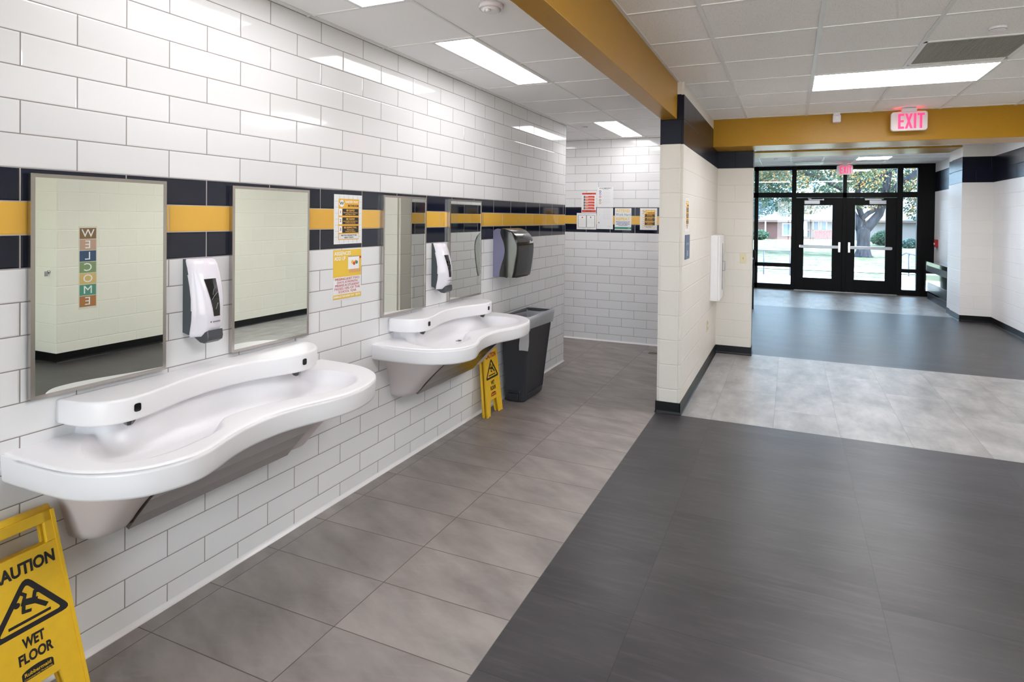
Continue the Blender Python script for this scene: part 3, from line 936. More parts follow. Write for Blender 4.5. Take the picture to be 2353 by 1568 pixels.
# ------------------------------------------------------------------ soap dispensers
def soap(yl, label):
    t = thing('soap_dispenser', (0, yl + 0.065, 1.075), label, 'soap dispenser', 'white soap dispensers')
    yc = yl + 0.068
    # backplate with curved front edge
    bm = bmesh.new()
    add_prism(bm, [(0.0, 1.118), (0.035, 1.11), (0.05, 1.17), (0.056, 1.23), (0.045, 1.32), (0.025, 1.39), (0.01, 1.425), (0, 1.425)], yl + 0.002, yl + 0.128, axes=(X_, Z_, Y_))
    obj('backplate', bm, M['slate_pl'], t)
    # shell: loft along height
    H = [(1.100, 0.034, 0.082, 0.060, 0.030), (1.115, 0.036, 0.094, 0.062, 0.034), (1.16, 0.043, 0.106, 0.064, 0.040), (1.21, 0.049, 0.108, 0.066, 0.044), (1.26, 0.050, 0.102, 0.067, 0.048), (1.31, 0.042, 0.090, 0.067, 0.052), (1.36, 0.028, 0.074, 0.066, 0.055), (1.40, 0.012, 0.058, 0.065, 0.056), (1.418, 0.004, 0.046, 0.063, 0.054), (1.426, 0.0, 0.030, 0.058, 0.048)]
    bm = bmesh.new(); rg = []
    for z, xb, xf, wb, wf in H:
        pts = [(xb, -wb), (xb + 0.012, -wb), (xb + (xf - xb) * 0.55, -wf * 1.02 - (wb - wf) * 0.35), (xf - 0.008, -wf), (xf, -wf * 0.82), (xf + 0.003, 0), (xf, wf * 0.82), (xf - 0.008, wf), (xb + (xf - xb) * 0.55, wf * 1.02 + (wb - wf) * 0.35), (xb + 0.012, wb), (xb, wb)]
        rg.append([bm.verts.new((a, yc + b, z)) for a, b in pts])
    for a in range(len(rg) - 1):
        for b in range(len(rg[0]) - 1):
            f = bm.faces.new((rg[a][b], rg[a][b + 1], rg[a + 1][b + 1], rg[a + 1][b])); f.smooth = True
    bm.faces.new(rg[-1]); bm.faces.new(rg[0][::-1])
    o = obj('shell', bm, M['white_pl'], t)
    # wedge window
    bm = bmesh.new()
    def fx(z):
        for q in range(len(H) - 1):
            if H[q][0] <= z <= H[q + 1][0]:
                s = (z - H[q][0]) / (H[q + 1][0] - H[q][0]); return H[q][2] + (H[q + 1][2] - H[q][2]) * s
        return 0.06
    zz = [1.185, 1.22, 1.26, 1.30, 1.342]; prev = None
    for z in zz:
        s = (z - 1.185) / (1.342 - 1.185)
        a = bm.verts.new((fx(z) + 0.0038, yc - 0.008 - 0.026 * s, z)); b = bm.verts.new((fx(z) + 0.0038, yc + 0.02, z)); c0 = bm.verts.new((fx(z) + 0.0046, yc + 0.003, z))
        if prev:
            bm.faces.new((prev[0], prev[2], c0, a)); bm.faces.new((prev[2], prev[1], b, c0))
        prev = (a, b, c0)
    wdw = obj('level_window', bm, M['blackgloss'], t)
    bm = bmesh.new()
    for (a, za, b, zb) in ((-0.015, 1.255, 0.016, 1.285), (-0.008, 1.275, 0.002, 1.30), (0.0, 1.215, 0.012, 1.24)):
        add_tube(bm, [(fx(za) + 0.0052, yc + a, za), (fx((za + zb) / 2) + 0.0058, yc + (a + b) / 2, (za + zb) / 2 + 0.003), (fx(zb) + 0.0052, yc + b, zb)], 0.0006, seg=5)
    obj('bag_crease', bm, M['liner'], wdw)
    bm = bmesh.new()
    add_prism(bm, [(0.0, 1.105), (0.05, 1.105), (0.108, 1.128), (0.112, 1.10), (0.108, 1.085), (0.085, 1.072), (0.06, 1.074), (0.03, 1.09)], yc - 0.034, yc + 0.036, bev=0.004, smooth=False, axes=(X_, Z_, Y_))
    obj('push_lever', bm, M['char_pl'], t)
    bm = bmesh.new()
    text_bm(bm, 'symmetry', (fx(1.165) + 0.0048, yc + 0.004, 1.163), Y_, Z_, X_, 0.0085, bold=0.0001)
    add_disc(bm, (fx(1.165) + 0.0045, yc - 0.021, 1.163), (1, 0, 0), 0.0028, 0.0006, seg=10)
    obj('logo', bm, M['ink'], t)
soap(1.664, 'white soap dispenser with dark wedge window between the two near mirrors')
soap(3.493, 'farther white soap dispenser beside the farthest mirror')

# ------------------------------------------------------------------ paper towel dispenser
t = thing('paper_towel_dispenser', (0, 4.59, 1.105), 'glossy black paper towel dispenser with violet-grey side panel on wall', 'paper towel dispenser')
ya, yb = 4.42, 4.765
edge = [(0.062, 1.107), (0.068, 1.16), (0.085, 1.22), (0.105, 1.28), (0.112, 1.34), (0.10, 1.40), (0.078, 1.45), (0.068, 1.49), (0.075, 1.512)]
bm = bmesh.new()
for y in (ya, yb - 0.012):
    add_prism(bm, [(0, 1.105)] + edge + [(0.04, 1.517), (0.012, 1.508), (0.0, 1.49)], y, y + 0.012, axes=(X_, Z_, Y_))
add_box(bm, 0, ya + 0.012, 1.11, 0.06, yb - 0.012, 1.50)
obj('back_housing', bm, M['lilac'], t)
bm = bmesh.new()
out = [(0.20, 1.105), (0.212, 1.15), (0.222, 1.22), (0.232, 1.30), (0.234, 1.37), (0.225, 1.42), (0.20, 1.465), (0.16, 1.497), (0.115, 1.515), (0.075, 1.52)]
pr = [(a, b) for a, b in edge[:-1]]
# cover as loft over y with rounded shoulders
ys = [ya - 0.002, ya + 0.003, ya + 0.012, ya + 0.03, (ya + yb) / 2, yb - 0.03, yb - 0.012, yb - 0.003, yb + 0.002]
sc_ = [0.0, 0.6, 0.86, 0.97, 1.0, 0.97, 0.86, 0.6, 0.0]
N = 24
outc = smooth_curve([(a, b, 0) for a, b in out], N); edc = smooth_curve([(a, b, 0) for a, b in edge], N)
rg = []
for y, s in zip(ys, sc_):
    row = []
    for k in range(N):
        q = k / (N - 1)
        f0 = 0.86 + 0.14 * s
        p = edc[k].lerp(outc[k], f0)
        row.append(bm.verts.new((p.x, y, p.y - (1 - f0) * 0.02 * q)))
    rg.append(row)
for a in range(len(rg) - 1):
    for b in range(N - 1):
        f = bm.faces.new((rg[a][b], rg[a][b + 1], rg[a + 1][b + 1], rg[a + 1][b])); f.smooth = True
for row, y in ((rg[0], ya - 0.002), (rg[-1], yb + 0.002)):
    ee = [bm.verts.new((p.x, y, p.y)) for p in edc]
    for b in range(N - 1):
        f = bm.faces.new((ee[b], ee[b + 1], row[b + 1], row[b])); f.smooth = False
bot = [bm.verts.new((0.06, ys[i], 1.107)) for i in range(len(ys))]
for i in range(len(ys) - 1): bm.faces.new((rg[i][0], rg[i + 1][0], bot[i + 1], bot[i]))
obj('cover', bm, M['smoke'], t)
bm = bmesh.new(); add_disc(bm, (0.09, 4.50, 1.107), (0, 0, -1), 0.011, 0.014, r2=0.008); add_box(bm, 0.06, ya + 0.06, 1.1, 0.2, yb - 0.06, 1.108)
obj('outlet', bm, M['ink'], t)
bm = bmesh.new(); text_bm(bm, 'Scott', (0.2372, 4.685, 1.40), Y_, Z_ * 1.0 , X_, 0.035, bold=0.0006, shear=0.25, depth=0.004)
obj('logo', bm, M['white_paint'], t)

# ------------------------------------------------------------------ posters
def poster(name, wall, org, w, h, els, label, cat='poster', group=None, mat='paper', th=0.0012):
    """org = left-bottom corner on the wall; els: ('r',x0,y0,x1,y1,colour) | ('t',text,cx,cy,size,colour,fit,bold) | ('c',cx,cy,r,colour) in fractions of w,h (size in metres)"""
    U, V, N = FRAME[wall]; org = Vector(org)
    c = org + U * (w / 2)
    t = thing(name, tuple(c), label, cat, group)
    bm = bmesh.new()
    add_prism(bm, [(0, 0), (w, 0), (w, h), (0, h)], 0.0003, th, axes=(U, V, N), o=org)
    obj('sheet', bm, M[mat] if isinstance(mat, str) else mat, t)
    parts = {}
    names = {'r': 'printed_block', 't': 'lettering', 'c': 'printed_mark'}
    layer = {}
    for i, e in enumerate(els):
        kind = e[0]
        colr = {'r': 5, 't': 5, 'c': 4}[kind]
        colr = e[colr]
        key = (names[kind], colr)
        b = parts.setdefault(key, bmesh.new())
        z = th + 0.0002 + 0.00012 * (i * 12.0 / max(12, len(els)))
        if kind == 'r':
            add_prism(b, [(e[1] * w, e[2] * h), (e[3] * w, e[2] * h), (e[3] * w, e[4] * h), (e[1] * w, e[4] * h)], z - 0.0004, z, axes=(U, V, N), o=org)
        elif kind == 't':
            text_bm(b, e[1], org + U * (e[2] * w) + V * (e[3] * h) + N * (z), U, V, N, e[4], bold=e[7] if len(e) > 7 else 0.0, fit=(e[6] * w if len(e) > 6 and e[6] else None), depth=0.0002)
        else:
            add_disc(b, org + U * (e[1] * w) + V * (e[2] * h) + N * (z - 0.0004), N, e[3], 0.0004, seg=20)
    for (nm, colr), b in parts.items():
        obj(nm, b, plain('print_%d_%d_%d' % colr, colr, 0.45), t)
    return t
GOLDc, NVY, WH, RED, GRN = (232, 176, 62), (40, 42, 52), (240, 240, 238), (196, 40, 62), (52, 140, 112)
def bath(detail=True):
    e = []
    for i in range(5):
        e += [('r', 0.18 + i * 0.16, 0.02, 0.186 + i * 0.16, 0.10, (150, 150, 152)), ('r', 0.18 + i * 0.16, 0.90, 0.186 + i * 0.16, 0.98, (150, 150, 152))]
    for i in range(7):
        e += [('r', 0.03, 0.14 + i * 0.12, 0.16, 0.144 + i * 0.12, (150, 150, 152)), ('r', 0.86, 0.14 + i * 0.12, 0.97, 0.144 + i * 0.12, (150, 150, 152))]
    e += [('r', 0.15, 0.085, 0.88, 0.915, GOLDc), ('c', 0.26, 0.82, 0.02, WH), ('t', 'W', 0.26, 0.82, 0.026, (30, 70, 60), 0.16, 0.0006), ('t', 'RAIDER WAY', 0.62, 0.855, 0.018, WH, 0.47, 0.0004), ('t', 'BATHROOM', 0.67, 0.775, 0.016, NVY, 0.38, 0.0006)]
    for y, n, a, b, c in ((0.575, '1', 'BE QUICK', 'Take Care of Your Business', 'and Head to Class'), (0.40, '2', 'BE CLEAN', "Leave It Like You'd Like It to", 'Be When You Come Back'), (0.225, '3', 'BE RESPECTFUL', 'Respect the', 'Privacy of Others')):
        e += [('r', 0.165, y, 0.27, y + 0.14, WH), ('r', 0.285, y, 0.865, y + 0.14, NVY), ('t', n, 0.218, y + 0.07, 0.022, NVY, None, 0.0006), ('t', a, 0.57, y + 0.105, 0.0135, GOLDc, 0.30 if len(a) < 10 else 0.46, 0.0005), ('t', b, 0.57, y + 0.062, 0.0085, GOLDc, 0.52 if len(b) > 12 else 0.26, 0.0003), ('t', c, 0.57, y + 0.028, 0.0085, GOLDc, 0.36, 0.0003)]
    e += [('r', 0.165, 0.10, 0.865, 0.20, (226, 226, 228)), ('t', 'ARE YOU WILLING TO BE', 0.515, 0.172, 0.010, NVY, 0.56, 0.0004), ('t', 'GREAT TODAY?', 0.515, 0.128, 0.010, NVY, 0.33, 0.0004)]
    return e
lam = plain('laminated_sheet', (224, 226, 230), 0.12)
poster('poster', '+x', (0, 2.536, 1.453), 0.228, 0.28, bath(), 'gold and black bathroom rules poster on the tiled wall beside the mirrors', group='wall posters')
poster('poster', '+x', (0, 2.532, 1.135), 0.228, 0.285, [
    ('r', 0, 0.46, 1, 1, (236, 196, 70)), ('t', 'ABSENCES', 0.33, 0.925, 0.030, WH, 0.58, 0.0004), ('t', 'ADD UP', 0.235, 0.825, 0.030, WH, 0.39, 0.0004),
    ('r', 0.56, 0.53, 0.97, 0.60, (222, 168, 110)), ('r', 0.52, 0.60, 0.92, 0.86, (238, 238, 238)), ('r', 0.52, 0.85, 0.92, 0.862, (120, 116, 112)), ('c', 0.68, 0.74, 0.011, (236, 180, 60)), ('c', 0.74, 0.71, 0.010, (206, 70, 56)), ('c', 0.79, 0.74, 0.010, (236, 120, 60)), ('c', 0.83, 0.73, 0.010, (40, 140, 110)), ('c', 0.965, 0.83, 0.008, (206, 70, 56)),
    ('t', 'MISSING JUST TWO', 0.5, 0.415, 0.0185, RED, 0.86, 0.0), ('t', 'DAYS A MONTH', 0.5, 0.352, 0.0185, RED, 0.72, 0.0), ('t', 'MEANS A STUDENT', 0.5, 0.289, 0.0185, RED, 0.86, 0.0), ('t', 'MISSES 10% OF THE', 0.5, 0.226, 0.0185, RED, 0.90, 0.0), ('t', 'SCHOOL YEAR', 0.5, 0.163, 0.0185, RED, 0.64, 0.0),
    ('r', 0, 0.025, 1, 0.115, (226, 190, 80)), ('t', 'EMBRACE THE EVERY DAY', 0.38, 0.07, 0.015, WH, 0.72, 0.0004), ('t', '2019', 0.87, 0.07, 0.016, WH, 0.17, 0.0004)],
    'yellow and white ABSENCES ADD UP poster beneath the bathroom rules poster', group='wall posters')
yb_ = YB
def backp(x0, x1, z0, z1, els, label): return poster('poster', '-y', (x0, yb_, z0), x1 - x0, z1 - z0, els, label, group='wall posters')
GRY = (196, 198, 202)
e = [('r', 0.03, 0.90, 0.98, 0.985, (214, 66, 44)), ('t', 'NOTICE', 0.5, 0.942, 0.02, (90, 30, 26), 0.36, 0.0004), ('r', 0.03, 0.03, 0.98, 0.13, (214, 66, 44)), ('t', 'NOTICE', 0.5, 0.08, 0.02, (90, 30, 26), 0.36, 0.0004)]
for i in range(5):
    y = 0.73 - i * 0.14
    e += [('r', 0.15, y, 0.25, y + 0.105, NVY), ('r', 0.27, y, 0.88, y + 0.105, (214, 66, 44)), ('r', 0.28, y + 0.055, 0.46, y + 0.095, (240, 170, 150)), ('r', 0.28, y + 0.02, 0.80, y + 0.035, (240, 190, 176)), ('t', 'XLSES'[i], 0.2, y + 0.052, 0.014, WH, None, 0.0003)]
backp(-0.233, -0.028, 1.687, 1.955, e, 'orange and black five-step notice, top left of the back wall posters')
e = [('t', 'IN AN EMERGENCY', 0.52, 0.935, 0.021, NVY, 0.76, 0.0003), ('t', 'TAKE ACTION', 0.52, 0.885, 0.010, (150, 150, 154), 0.36, 0.0003)]
for i, cc in enumerate(((34, 40, 60), (90, 100, 190), (200, 40, 46), (70, 110, 96), (210, 100, 56))):
    y = (0.78, 0.66, 0.52, 0.35, 0.22)[i]
    e += [('c', 0.18, y, 0.0145, cc), ('c', 0.18, y, 0.0085, WH), ('r', 0.30, y + 0.045, 0.84, y + 0.052, GRY), ('r', 0.30, y + 0.018, 0.80, y + 0.023, (214, 214, 216)), ('r', 0.30, y - 0.01, 0.82, y - 0.005, (214, 214, 216)), ('r', 0.30, y - 0.038, 0.72, y - 0.033, (214, 214, 216))]
backp(-0.014, 0.203, 1.760, 2.027, e, 'white IN AN EMERGENCY notice with coloured circles on back wall')
e = [('r', 0.07, 0.12, 0.93, 0.87, (66, 66, 78)), ('r', 0.085, 0.135, 0.485, 0.855, WH), ('r', 0.515, 0.135, 0.915, 0.855, WH), ('c', 0.285, 0.73, 0.009, (206, 86, 60)), ('c', 0.285, 0.715, 0.005, NVY), ('c', 0.715, 0.75, 0.008, (70, 100, 150)), ('c', 0.725, 0.71, 0.005, (70, 100, 150)), ('t', 'IN CASE OF EVACUATION', 0.5, 0.93, 0.008, (120, 120, 126), 0.3), ('t', 'PLEASE FOLLOW ALL DIRECTIONS', 0.5, 0.065, 0.009, (90, 90, 96), 0.4)]
for i in range(8): e += [('r', 0.12, 0.60 - i * 0.05, 0.45, 0.606 - i * 0.05, GRY)] + ([('r', 0.56, 0.60 - i * 0.08, 0.88, 0.608 - i * 0.08, GRY)] if i < 4 else [])
backp(-0.298, -0.024, 1.466, 1.683, e, 'landscape white notice with two framed panels, bottom left on back wall')
e = [('c', 0.15, 0.30, 0.009, (50, 54, 70)), ('c', 0.17, 0.30, 0.005, WH)]
for x in (0.42, 0.50, 0.62, 0.70, 0.80): e += [('r', x, 0.48, x + 0.008, 0.93, (206, 206, 212))]
for y in (0.48, 0.56, 0.68, 0.8, 0.92): e += [('r', 0.42, y, 0.82, y + 0.006, (206, 206, 212))]
e += [('r', 0.14, 0.90, 0.2, 0.94, (250, 200, 206)), ('r', 0.14, 0.66, 0.2, 0.7, (190, 230, 224)), ('r', 0.66, 0.12, 0.9, 0.13, GRY)]
backp(-0.019, 0.205, 1.474, 1.753, e, 'pale evacuation floor plan sheet below the emergency notice')
backp(0.228, 0.449, 1.466, 1.75, [('t', 'ATTEND', 0.5, 0.87, 0.052, (238, 200, 88), 0.84, 0.0016), ('t', 'Work Hard', 0.5, 0.70, 0.05, (90, 130, 150), 0.9, 0.0), ('t', 'REPEAT', 0.5, 0.50, 0.052, (238, 200, 88), 0.84, 0.0016), ('t', 'RESEARCH HAS SHOWN THAT', 0.5, 0.375, 0.014, (70, 70, 150), 0.86, 0.0004), ('t', 'A STUDENT IS CHRONICALLY', 0.5, 0.32, 0.014, (70, 70, 150), 0.76, 0.0004), ('t', 'ABSENT IF THEY MISS JUST', 0.5, 0.265, 0.014, (70, 70, 150), 0.84, 0.0004), ('t', 'TWO DAYS A MONTH', 0.5, 0.21, 0.014, (70, 70, 150), 0.56, 0.0004), ('r', 0, 0.045, 1, 0.135, GRN), ('r', 0.8, 0.06, 0.95, 0.12, (120, 180, 150))], 'white ATTEND WORK HARD REPEAT poster with green foot band')
backp(0.563, 0.783, 1.474, 1.752, bath(), 'gold and black bathroom rules poster on back wall, rightmost there')
poster('poster', '+x', (1.523, 4.975, 1.512), 0.205, 0.285, bath(), 'gold and black bathroom rules poster seen edge-on on cream block wall', group='wall posters')

# restroom plaque
t = poster('room_plaque', '+x', (1.523, 4.985, 1.274), 0.225, 0.208, [('t', 'RESTROOM', 0.5, 0.62, 0.026, (160, 172, 196), 0.6, 0.0004), ('c', 0.5, 0.24, 0.024, WH), ('c', 0.5, 0.24, 0.019, (74, 88, 118)), ('t', '&', 0.5, 0.24, 0.03, WH, None, 0.0004)], 'slate blue restroom plaque below the poster on the cream block wall', 'sign', mat=plain('slate_blue_plaque', (74, 88, 118), 0.4), th=0.006)

# fire extinguisher cabinet
t = thing('extinguisher_cabinet', (1.523, 6.99, 0.70), 'white wall cabinet with slot window and handle on cream block wall', 'cabinet')
bm = bmesh.new(); add_box(bm, 1.523, 6.745, 0.70, 1.60, 7.21, 1.44, bev=0.003); obj('cabinet_body', bm, M['white_paint'], t)
bm = bmesh.new(); add_box(bm, 1.60, 6.748, 0.703, 1.622, 7.207, 1.437, bev=0.006); dr = obj('door', bm, M['white_paint'], t)
bm = bmesh.new(); add_box(bm, 1.6215, 7.03, 0.80, 1.6235, 7.06, 1.34); obj('window_strip', bm, M['ink'], dr)
bm = bmesh.new(); add_tube(bm, [(1.62, 7.09, 1.02), (1.645, 7.09, 1.02), (1.645, 7.09, 1.13), (1.62, 7.09, 1.13)], 0.005, seg=8); obj('handle', bm, M['alu'], dr)
# switch and outlet
def plate(name, wall, org, w, h, label, cat):
    U, V, N = FRAME[wall]; org = Vector(org)
    t = thing(name, tuple(org + U * w / 2), label, cat)
    bm = bmesh.new(); add_prism(bm, [(0, 0), (w, 0), (w, h), (0, h)], 0.0, 0.006, bev=0.002, axes=(U, V, N), o=org); obj('cover_plate', bm, M['almond'], t)
    bm = bmesh.new()
    if name == 'light_switch':
        add_prism(bm, [(w / 2 - 0.005, h / 2 - 0.011), (w / 2 + 0.005, h / 2 - 0.011), (w / 2 + 0.005, h / 2 + 0.011), (w / 2 - 0.005, h / 2 + 0.011)], 0.006, 0.013, axes=(U, V, N), o=org)
        obj('toggle', bm, plain('tan_toggle', (170, 156, 110), 0.4), t)
    else:
        for dz in (0.03, 0.085): add_prism(bm, [(w / 2 - 0.014, dz - 0.014), (w / 2 + 0.014, dz - 0.014), (w / 2 + 0.014, dz + 0.014), (w / 2 - 0.014, dz + 0.014)], 0.006, 0.008, axes=(U, V, N), o=org)
        obj('socket', bm, plain('tan_toggle', (170, 156, 110), 0.4), t)
plate('light_switch', '-y', (1.795, 7.316, 1.10), 0.073, 0.118, 'almond key switch plate on the cream block return wall', 'switch')
plate('wall_outlet', '+x', (1.523, 6.50, 0.40), 0.073, 0.118, 'almond power outlet low on the cream block wall', 'outlet')

# WELCOME strip on the right wall
LET = [('W', (128, 98, 66)), ('E', (186, 152, 132)), ('L', (60, 80, 112)), ('C', (126, 146, 104)), ('O', (206, 176, 112)), ('M', (84, 142, 122)), ('E', (172, 116, 68))]
t = thing('welcome_poster', (4.93, 4.04, 0.555), 'vertical WELCOME letter strip on the wall, seen reflected in nearest mirror', 'poster')
U, V, N = FRAME['-x']
bm = bmesh.new(); add_prism(bm, [(0, 0), (0.185, 0), (0.185, 0.92), (0, 0.92)], 0.0, 0.001, axes=(U, V, N), o=(4.93, 4.135, 0.54)); obj('backing_sheet', bm, plain('pale_laminate', (214, 212, 196), 0.15), t)
for i, (ch, c) in enumerate(LET):
    zt = 1.44 - i * 0.126
    bm = bmesh.new(); add_prism(bm, [(0.01, 0), (0.175, 0), (0.175, 0.12), (0.01, 0.12)], 0.001, 0.002, axes=(U, V, N), o=(4.93, 4.135, zt - 0.12)); cd = obj('letter_card', bm, plain('card_%d' % i, c, 0.5), t)
    bm = bmesh.new(); text_bm(bm, ch, (4.93 - 0.0022, 4.135 - 0.0925, zt - 0.062), U, V, N, 0.125); obj('letter', bm, M['paper'], cd)
# key in lock
t = thing('wall_lock', (5.045, 3.74, 0.93), 'small lock with a hanging key on the wall corner, seen in nearest mirror', 'lock')
bm = bmesh.new(); add_disc(bm, (5.045, 3.74, 0.97), (0, -1, 0), 0.016, 0.02, seg=16); obj('lock_cylinder', bm, M['chrome'], t)
bm = bmesh.new(); add_box(bm, 5.043, 3.69, 0.925, 5.047, 3.722, 0.978, bev=0.001); obj('key', bm, M['alu'], t)

# ------------------------------------------------------------------ wet floor signs
def wet_sign(yc, xb, xt, top, wb, wt, lean, label, big):
    """folded two-leaf sign leaning on the tile wall; face toward +x"""
    t = thing('wet_floor_sign', (xb, yc, 0), label, 'wet floor sign', 'yellow wet floor signs')
    # plane frame: V along the lean
    B = Vector((xb, yc, 0.0)); T = Vector((xt, yc + lean, top))
    V = (T - B); H = V.length; V = V.normalized(); U = Y_.copy(); U = (U - V * U.dot(V)).normalized(); N = U.cross(V)
    def P(u, v, n=0.0): return B + U * u + V * v + N * n
    hw = lambda v: (wb + (wt - wb) * v / H) / 2
    def leaf(n0, n1, nm):
        bm = bmesh.new()
        h1 = H * 0.84; fe = 0.12
        out = [(-hw(0), 0), (-hw(0) + 0.055, 0), (-hw(fe) + 0.07, fe), (hw(fe) - 0.07, fe), (hw(0) - 0.055, 0), (hw(0), 0), (hw(h1), h1), (-hw(h1), h1)]
        add_prism(bm, out, n0, n1, bev=0.003, axes=(U, V, N), o=B, seg=2)
        # handle: two posts and top bar
        add_prism(bm, [(-hw(h1), h1), (-hw(h1) + 0.035, h1), (-hw(H) + 0.032, H), (-hw(H), H)], n0, n1, bev=0.003, axes=(U, V, N), o=B, seg=2)
        add_prism(bm, [(hw(h1) - 0.035, h1), (hw(h1), h1), (hw(H), H), (hw(H) - 0.032, H)], n0, n1, bev=0.003, axes=(U, V, N), o=B, seg=2)
        add_prism(bm, [(-hw(H), H - 0.035), (hw(H), H - 0.035), (hw(H), H), (-hw(H), H)], n0, n1, bev=0.003, axes=(U, V, N), o=B, seg=2)
        # raised rims
        for s in (-1, 1):
            add_prism(bm, [(s * hw(0), 0.0), (s * (hw(0) - 0.010), 0.0), (s * (hw(H) - 0.010), H), (s * hw(H), H)], n0 + 0.001, n1 + 0.004, axes=(U, V, N), o=B)
        return obj(nm, bm, M['yellow'], t)
    leaf(0.0, 0.014, 'front_leaf'); leaf(-0.034, -0.018, 'rear_leaf')
    bm = bmesh.new(); add_tube(bm, [P(-hw(H) + 0.004, H + 0.002, -0.01), P(hw(H) - 0.004, H + 0.002, -0.01)], 0.017, seg=12); obj('hinge', bm, M['yellow'], t)
    n = 0.0145
    bm = bmesh.new(); text_bm(bm, 'CAUTION', P(0, H * 0.765, n), U, V, N, 0.052, bold=0.002, fit=0.19 * wb / 0.29)
    obj('caution_lettering', bm, M['ink'] if big else plain('dark_red_ink', (150, 30, 34), 0.5), t)
    # triangle
    bm = bmesh.new(); cy = H * 0.60; s = 0.126 * wb / 0.29; hh = 0.165
    def tri(k, r):
        pts = []
        base = [(-s * k, -hh / 2 * k), (s * k, -hh / 2 * k), (0, hh / 2 * k)]
        for i in range(3):
            a = Vector((*base[i], 0)); p = Vector((*base[i - 1], 0)); q = Vector((*base[(i + 1) % 3], 0))
            d1 = (p - a).normalized() * r; d2 = (q - a).normalized() * r
            for m in range(5):
                tt = m / 4; pts.append((a + d1) * (1 - tt) ** 2 + a * 2 * tt * (1 - tt) + (a + d2) * tt ** 2)
        return pts
    o1, i1 = tri(1.0, 0.03), tri(0.74, 0.012)
    o1 = [p - Z_ * 0 for p in o1]
    va = [bm.verts.new(P(p.x, cy + p.y, n)) for p in o1]; vb = [bm.verts.new(P(p.x, cy + p.y - 0.006, n)) for p in i1]
    for i in range(len(va)):
        j = (i + 1) % len(va); bm.faces.new((va[i], va[j], vb[j], vb[i]))
    # falling figure, slip bar
    def limb(pts, w):
        for (a, b), (c, d) in zip(pts, pts[1:]):
            v = Vector((c - a, d - b)).normalized(); nn = Vector((-v.y, v.x)) * w
            q = [(a - v.x * w * .6 + nn.x, b - v.y * w * .6 + nn.y), (a - v.x * w * .6 - nn.x, b - v.y * w * .6 - nn.y), (c + v.x * w * .6 - nn.x, d + v.y * w * .6 - nn.y), (c + v.x * w * .6 + nn.x, d + v.y * w * .6 + nn.y)]
            bm.faces.new([bm.verts.new(P(x, cy + y, n)) for x, y in q])
    lz = [0.0]
    limb([(-0.055, -0.054), (0.052, -0.054)], 0.0045)
    body = [(([(-0.012, 0.004), (0.018, -0.006)]), 0.0095), ([(0.016, -0.006), (0.044, -0.034)], 0.0065), ([(0.014, 0.0), (0.020, 0.022), (0.040, 0.014)], 0.0052), ([(-0.012, 0.006), (-0.006, 0.024), (-0.018, 0.036)], 0.0046), ([(-0.012, 0.0), (-0.016, -0.024), (0.002, -0.028)], 0.0048)]
    for pts, w in body:
        n += 0.00012
        for a, b in zip(pts, pts[1:]):
            limb([a, b], w); n += 0.00006
    n += 0.0001
    c = [bm.verts.new(P(-0.030 + 0.0085 * math.cos(a * PI / 8), cy + 0.004 + 0.0085 * math.sin(a * PI / 8), n)) for a in range(16)]; bm.faces.new(c)
    n = 0.0145
    obj('slip_symbol', bm, M['ink'], t, recalc=False)
    bm = bmesh.new()
    text_bm(bm, 'WET', P(0, H * 0.41, n), U, V, N, 0.043, bold=0.0016, fit=0.066 * wb / 0.29); text_bm(bm, 'FLOOR', P(0, H * 0.34, n), U, V, N, 0.043, bold=0.0016, fit=0.102 * wb / 0.29)
    obj('wet_floor_lettering', bm, M['ink'], t)
    bm = bmesh.new(); cc = (M['ink'] if big else plain('dark_red_ink', (150, 30, 34), 0.5))
    arc = [(-0.042, -0.016)] + [(0.042, -0.016)] + [(0.042 * math.cos(PI * k / 8), 0.006 + 0.012 * math.sin(PI * k / 8)) for k in range(9)]
    zc = H * 0.262
    f = bm.faces.new([bm.verts.new(P(x, zc + y, n)) for x, y in arc])
    obj('maker_badge', bm, cc, t, recalc=False)
    bm = bmesh.new(); text_bm(bm, 'Rubbermaid', P(0, zc + 0.001, n + 0.0003), U, V, N, 0.015, bold=0.0002, fit=0.07); text_bm(bm, 'Commercial Products', P(0, zc - 0.0115, n + 0.0003), U, V, N, 0.007, fit=0.075)
    obj('badge_lettering', bm, M['yellow'], t)
    return t
wet_sign(1.088, 0.175, 0.045, 0.612, 0.26, 0.20, -0.015, 'near yellow wet floor sign leaning under the near basin, cut by the frame', True)
wet_sign(4.245, 0.115, 0.05, 0.62, 0.26, 0.20, -0.0, 'far yellow wet floor sign leaning between far basin and bin', False)

# ------------------------------------------------------------------ waste bin
t = thing('waste_bin', (0.14, 4.80, 0), 'tall slim dark grey waste bin with a clear liner by the wall', 'bin')
bx = lambda z: (0.035 - 0.0 * z, 4.60 - 0.1 * z / 0.76, 0.225 + 0.085 * z / 0.76, 5.00 + 0.045 * z / 0.76)
bm = bmesh.new(); zs = [0.0, 0.012, 0.70, 0.705, 0.76, 0.762]; off = [-0.008, 0.0, 0.0, 0.008, 0.010, 0.0]
def rring(x0, y0, x1, y1, z, r=0.02, n=4):
    v = []
    for cx, cy, a0 in ((x1 - r, y0 + r, -90), (x1 - r, y1 - r, 0), (x0 + r, y1 - r, 90), (x0 + r, y0 + r, 180)):
        for k in range(n + 1):
            a = math.radians(a0 + 90 * k / n); v.append((cx + r * math.cos(a), cy + r * math.sin(a), z))
    return v
rings = []
for z, o_ in zip(zs, off):
    a = bx(z); rings.append([bm.verts.new(p) for p in rring(a[0] - o_, a[1] - o_, a[2] + o_, a[3] + o_, z)])
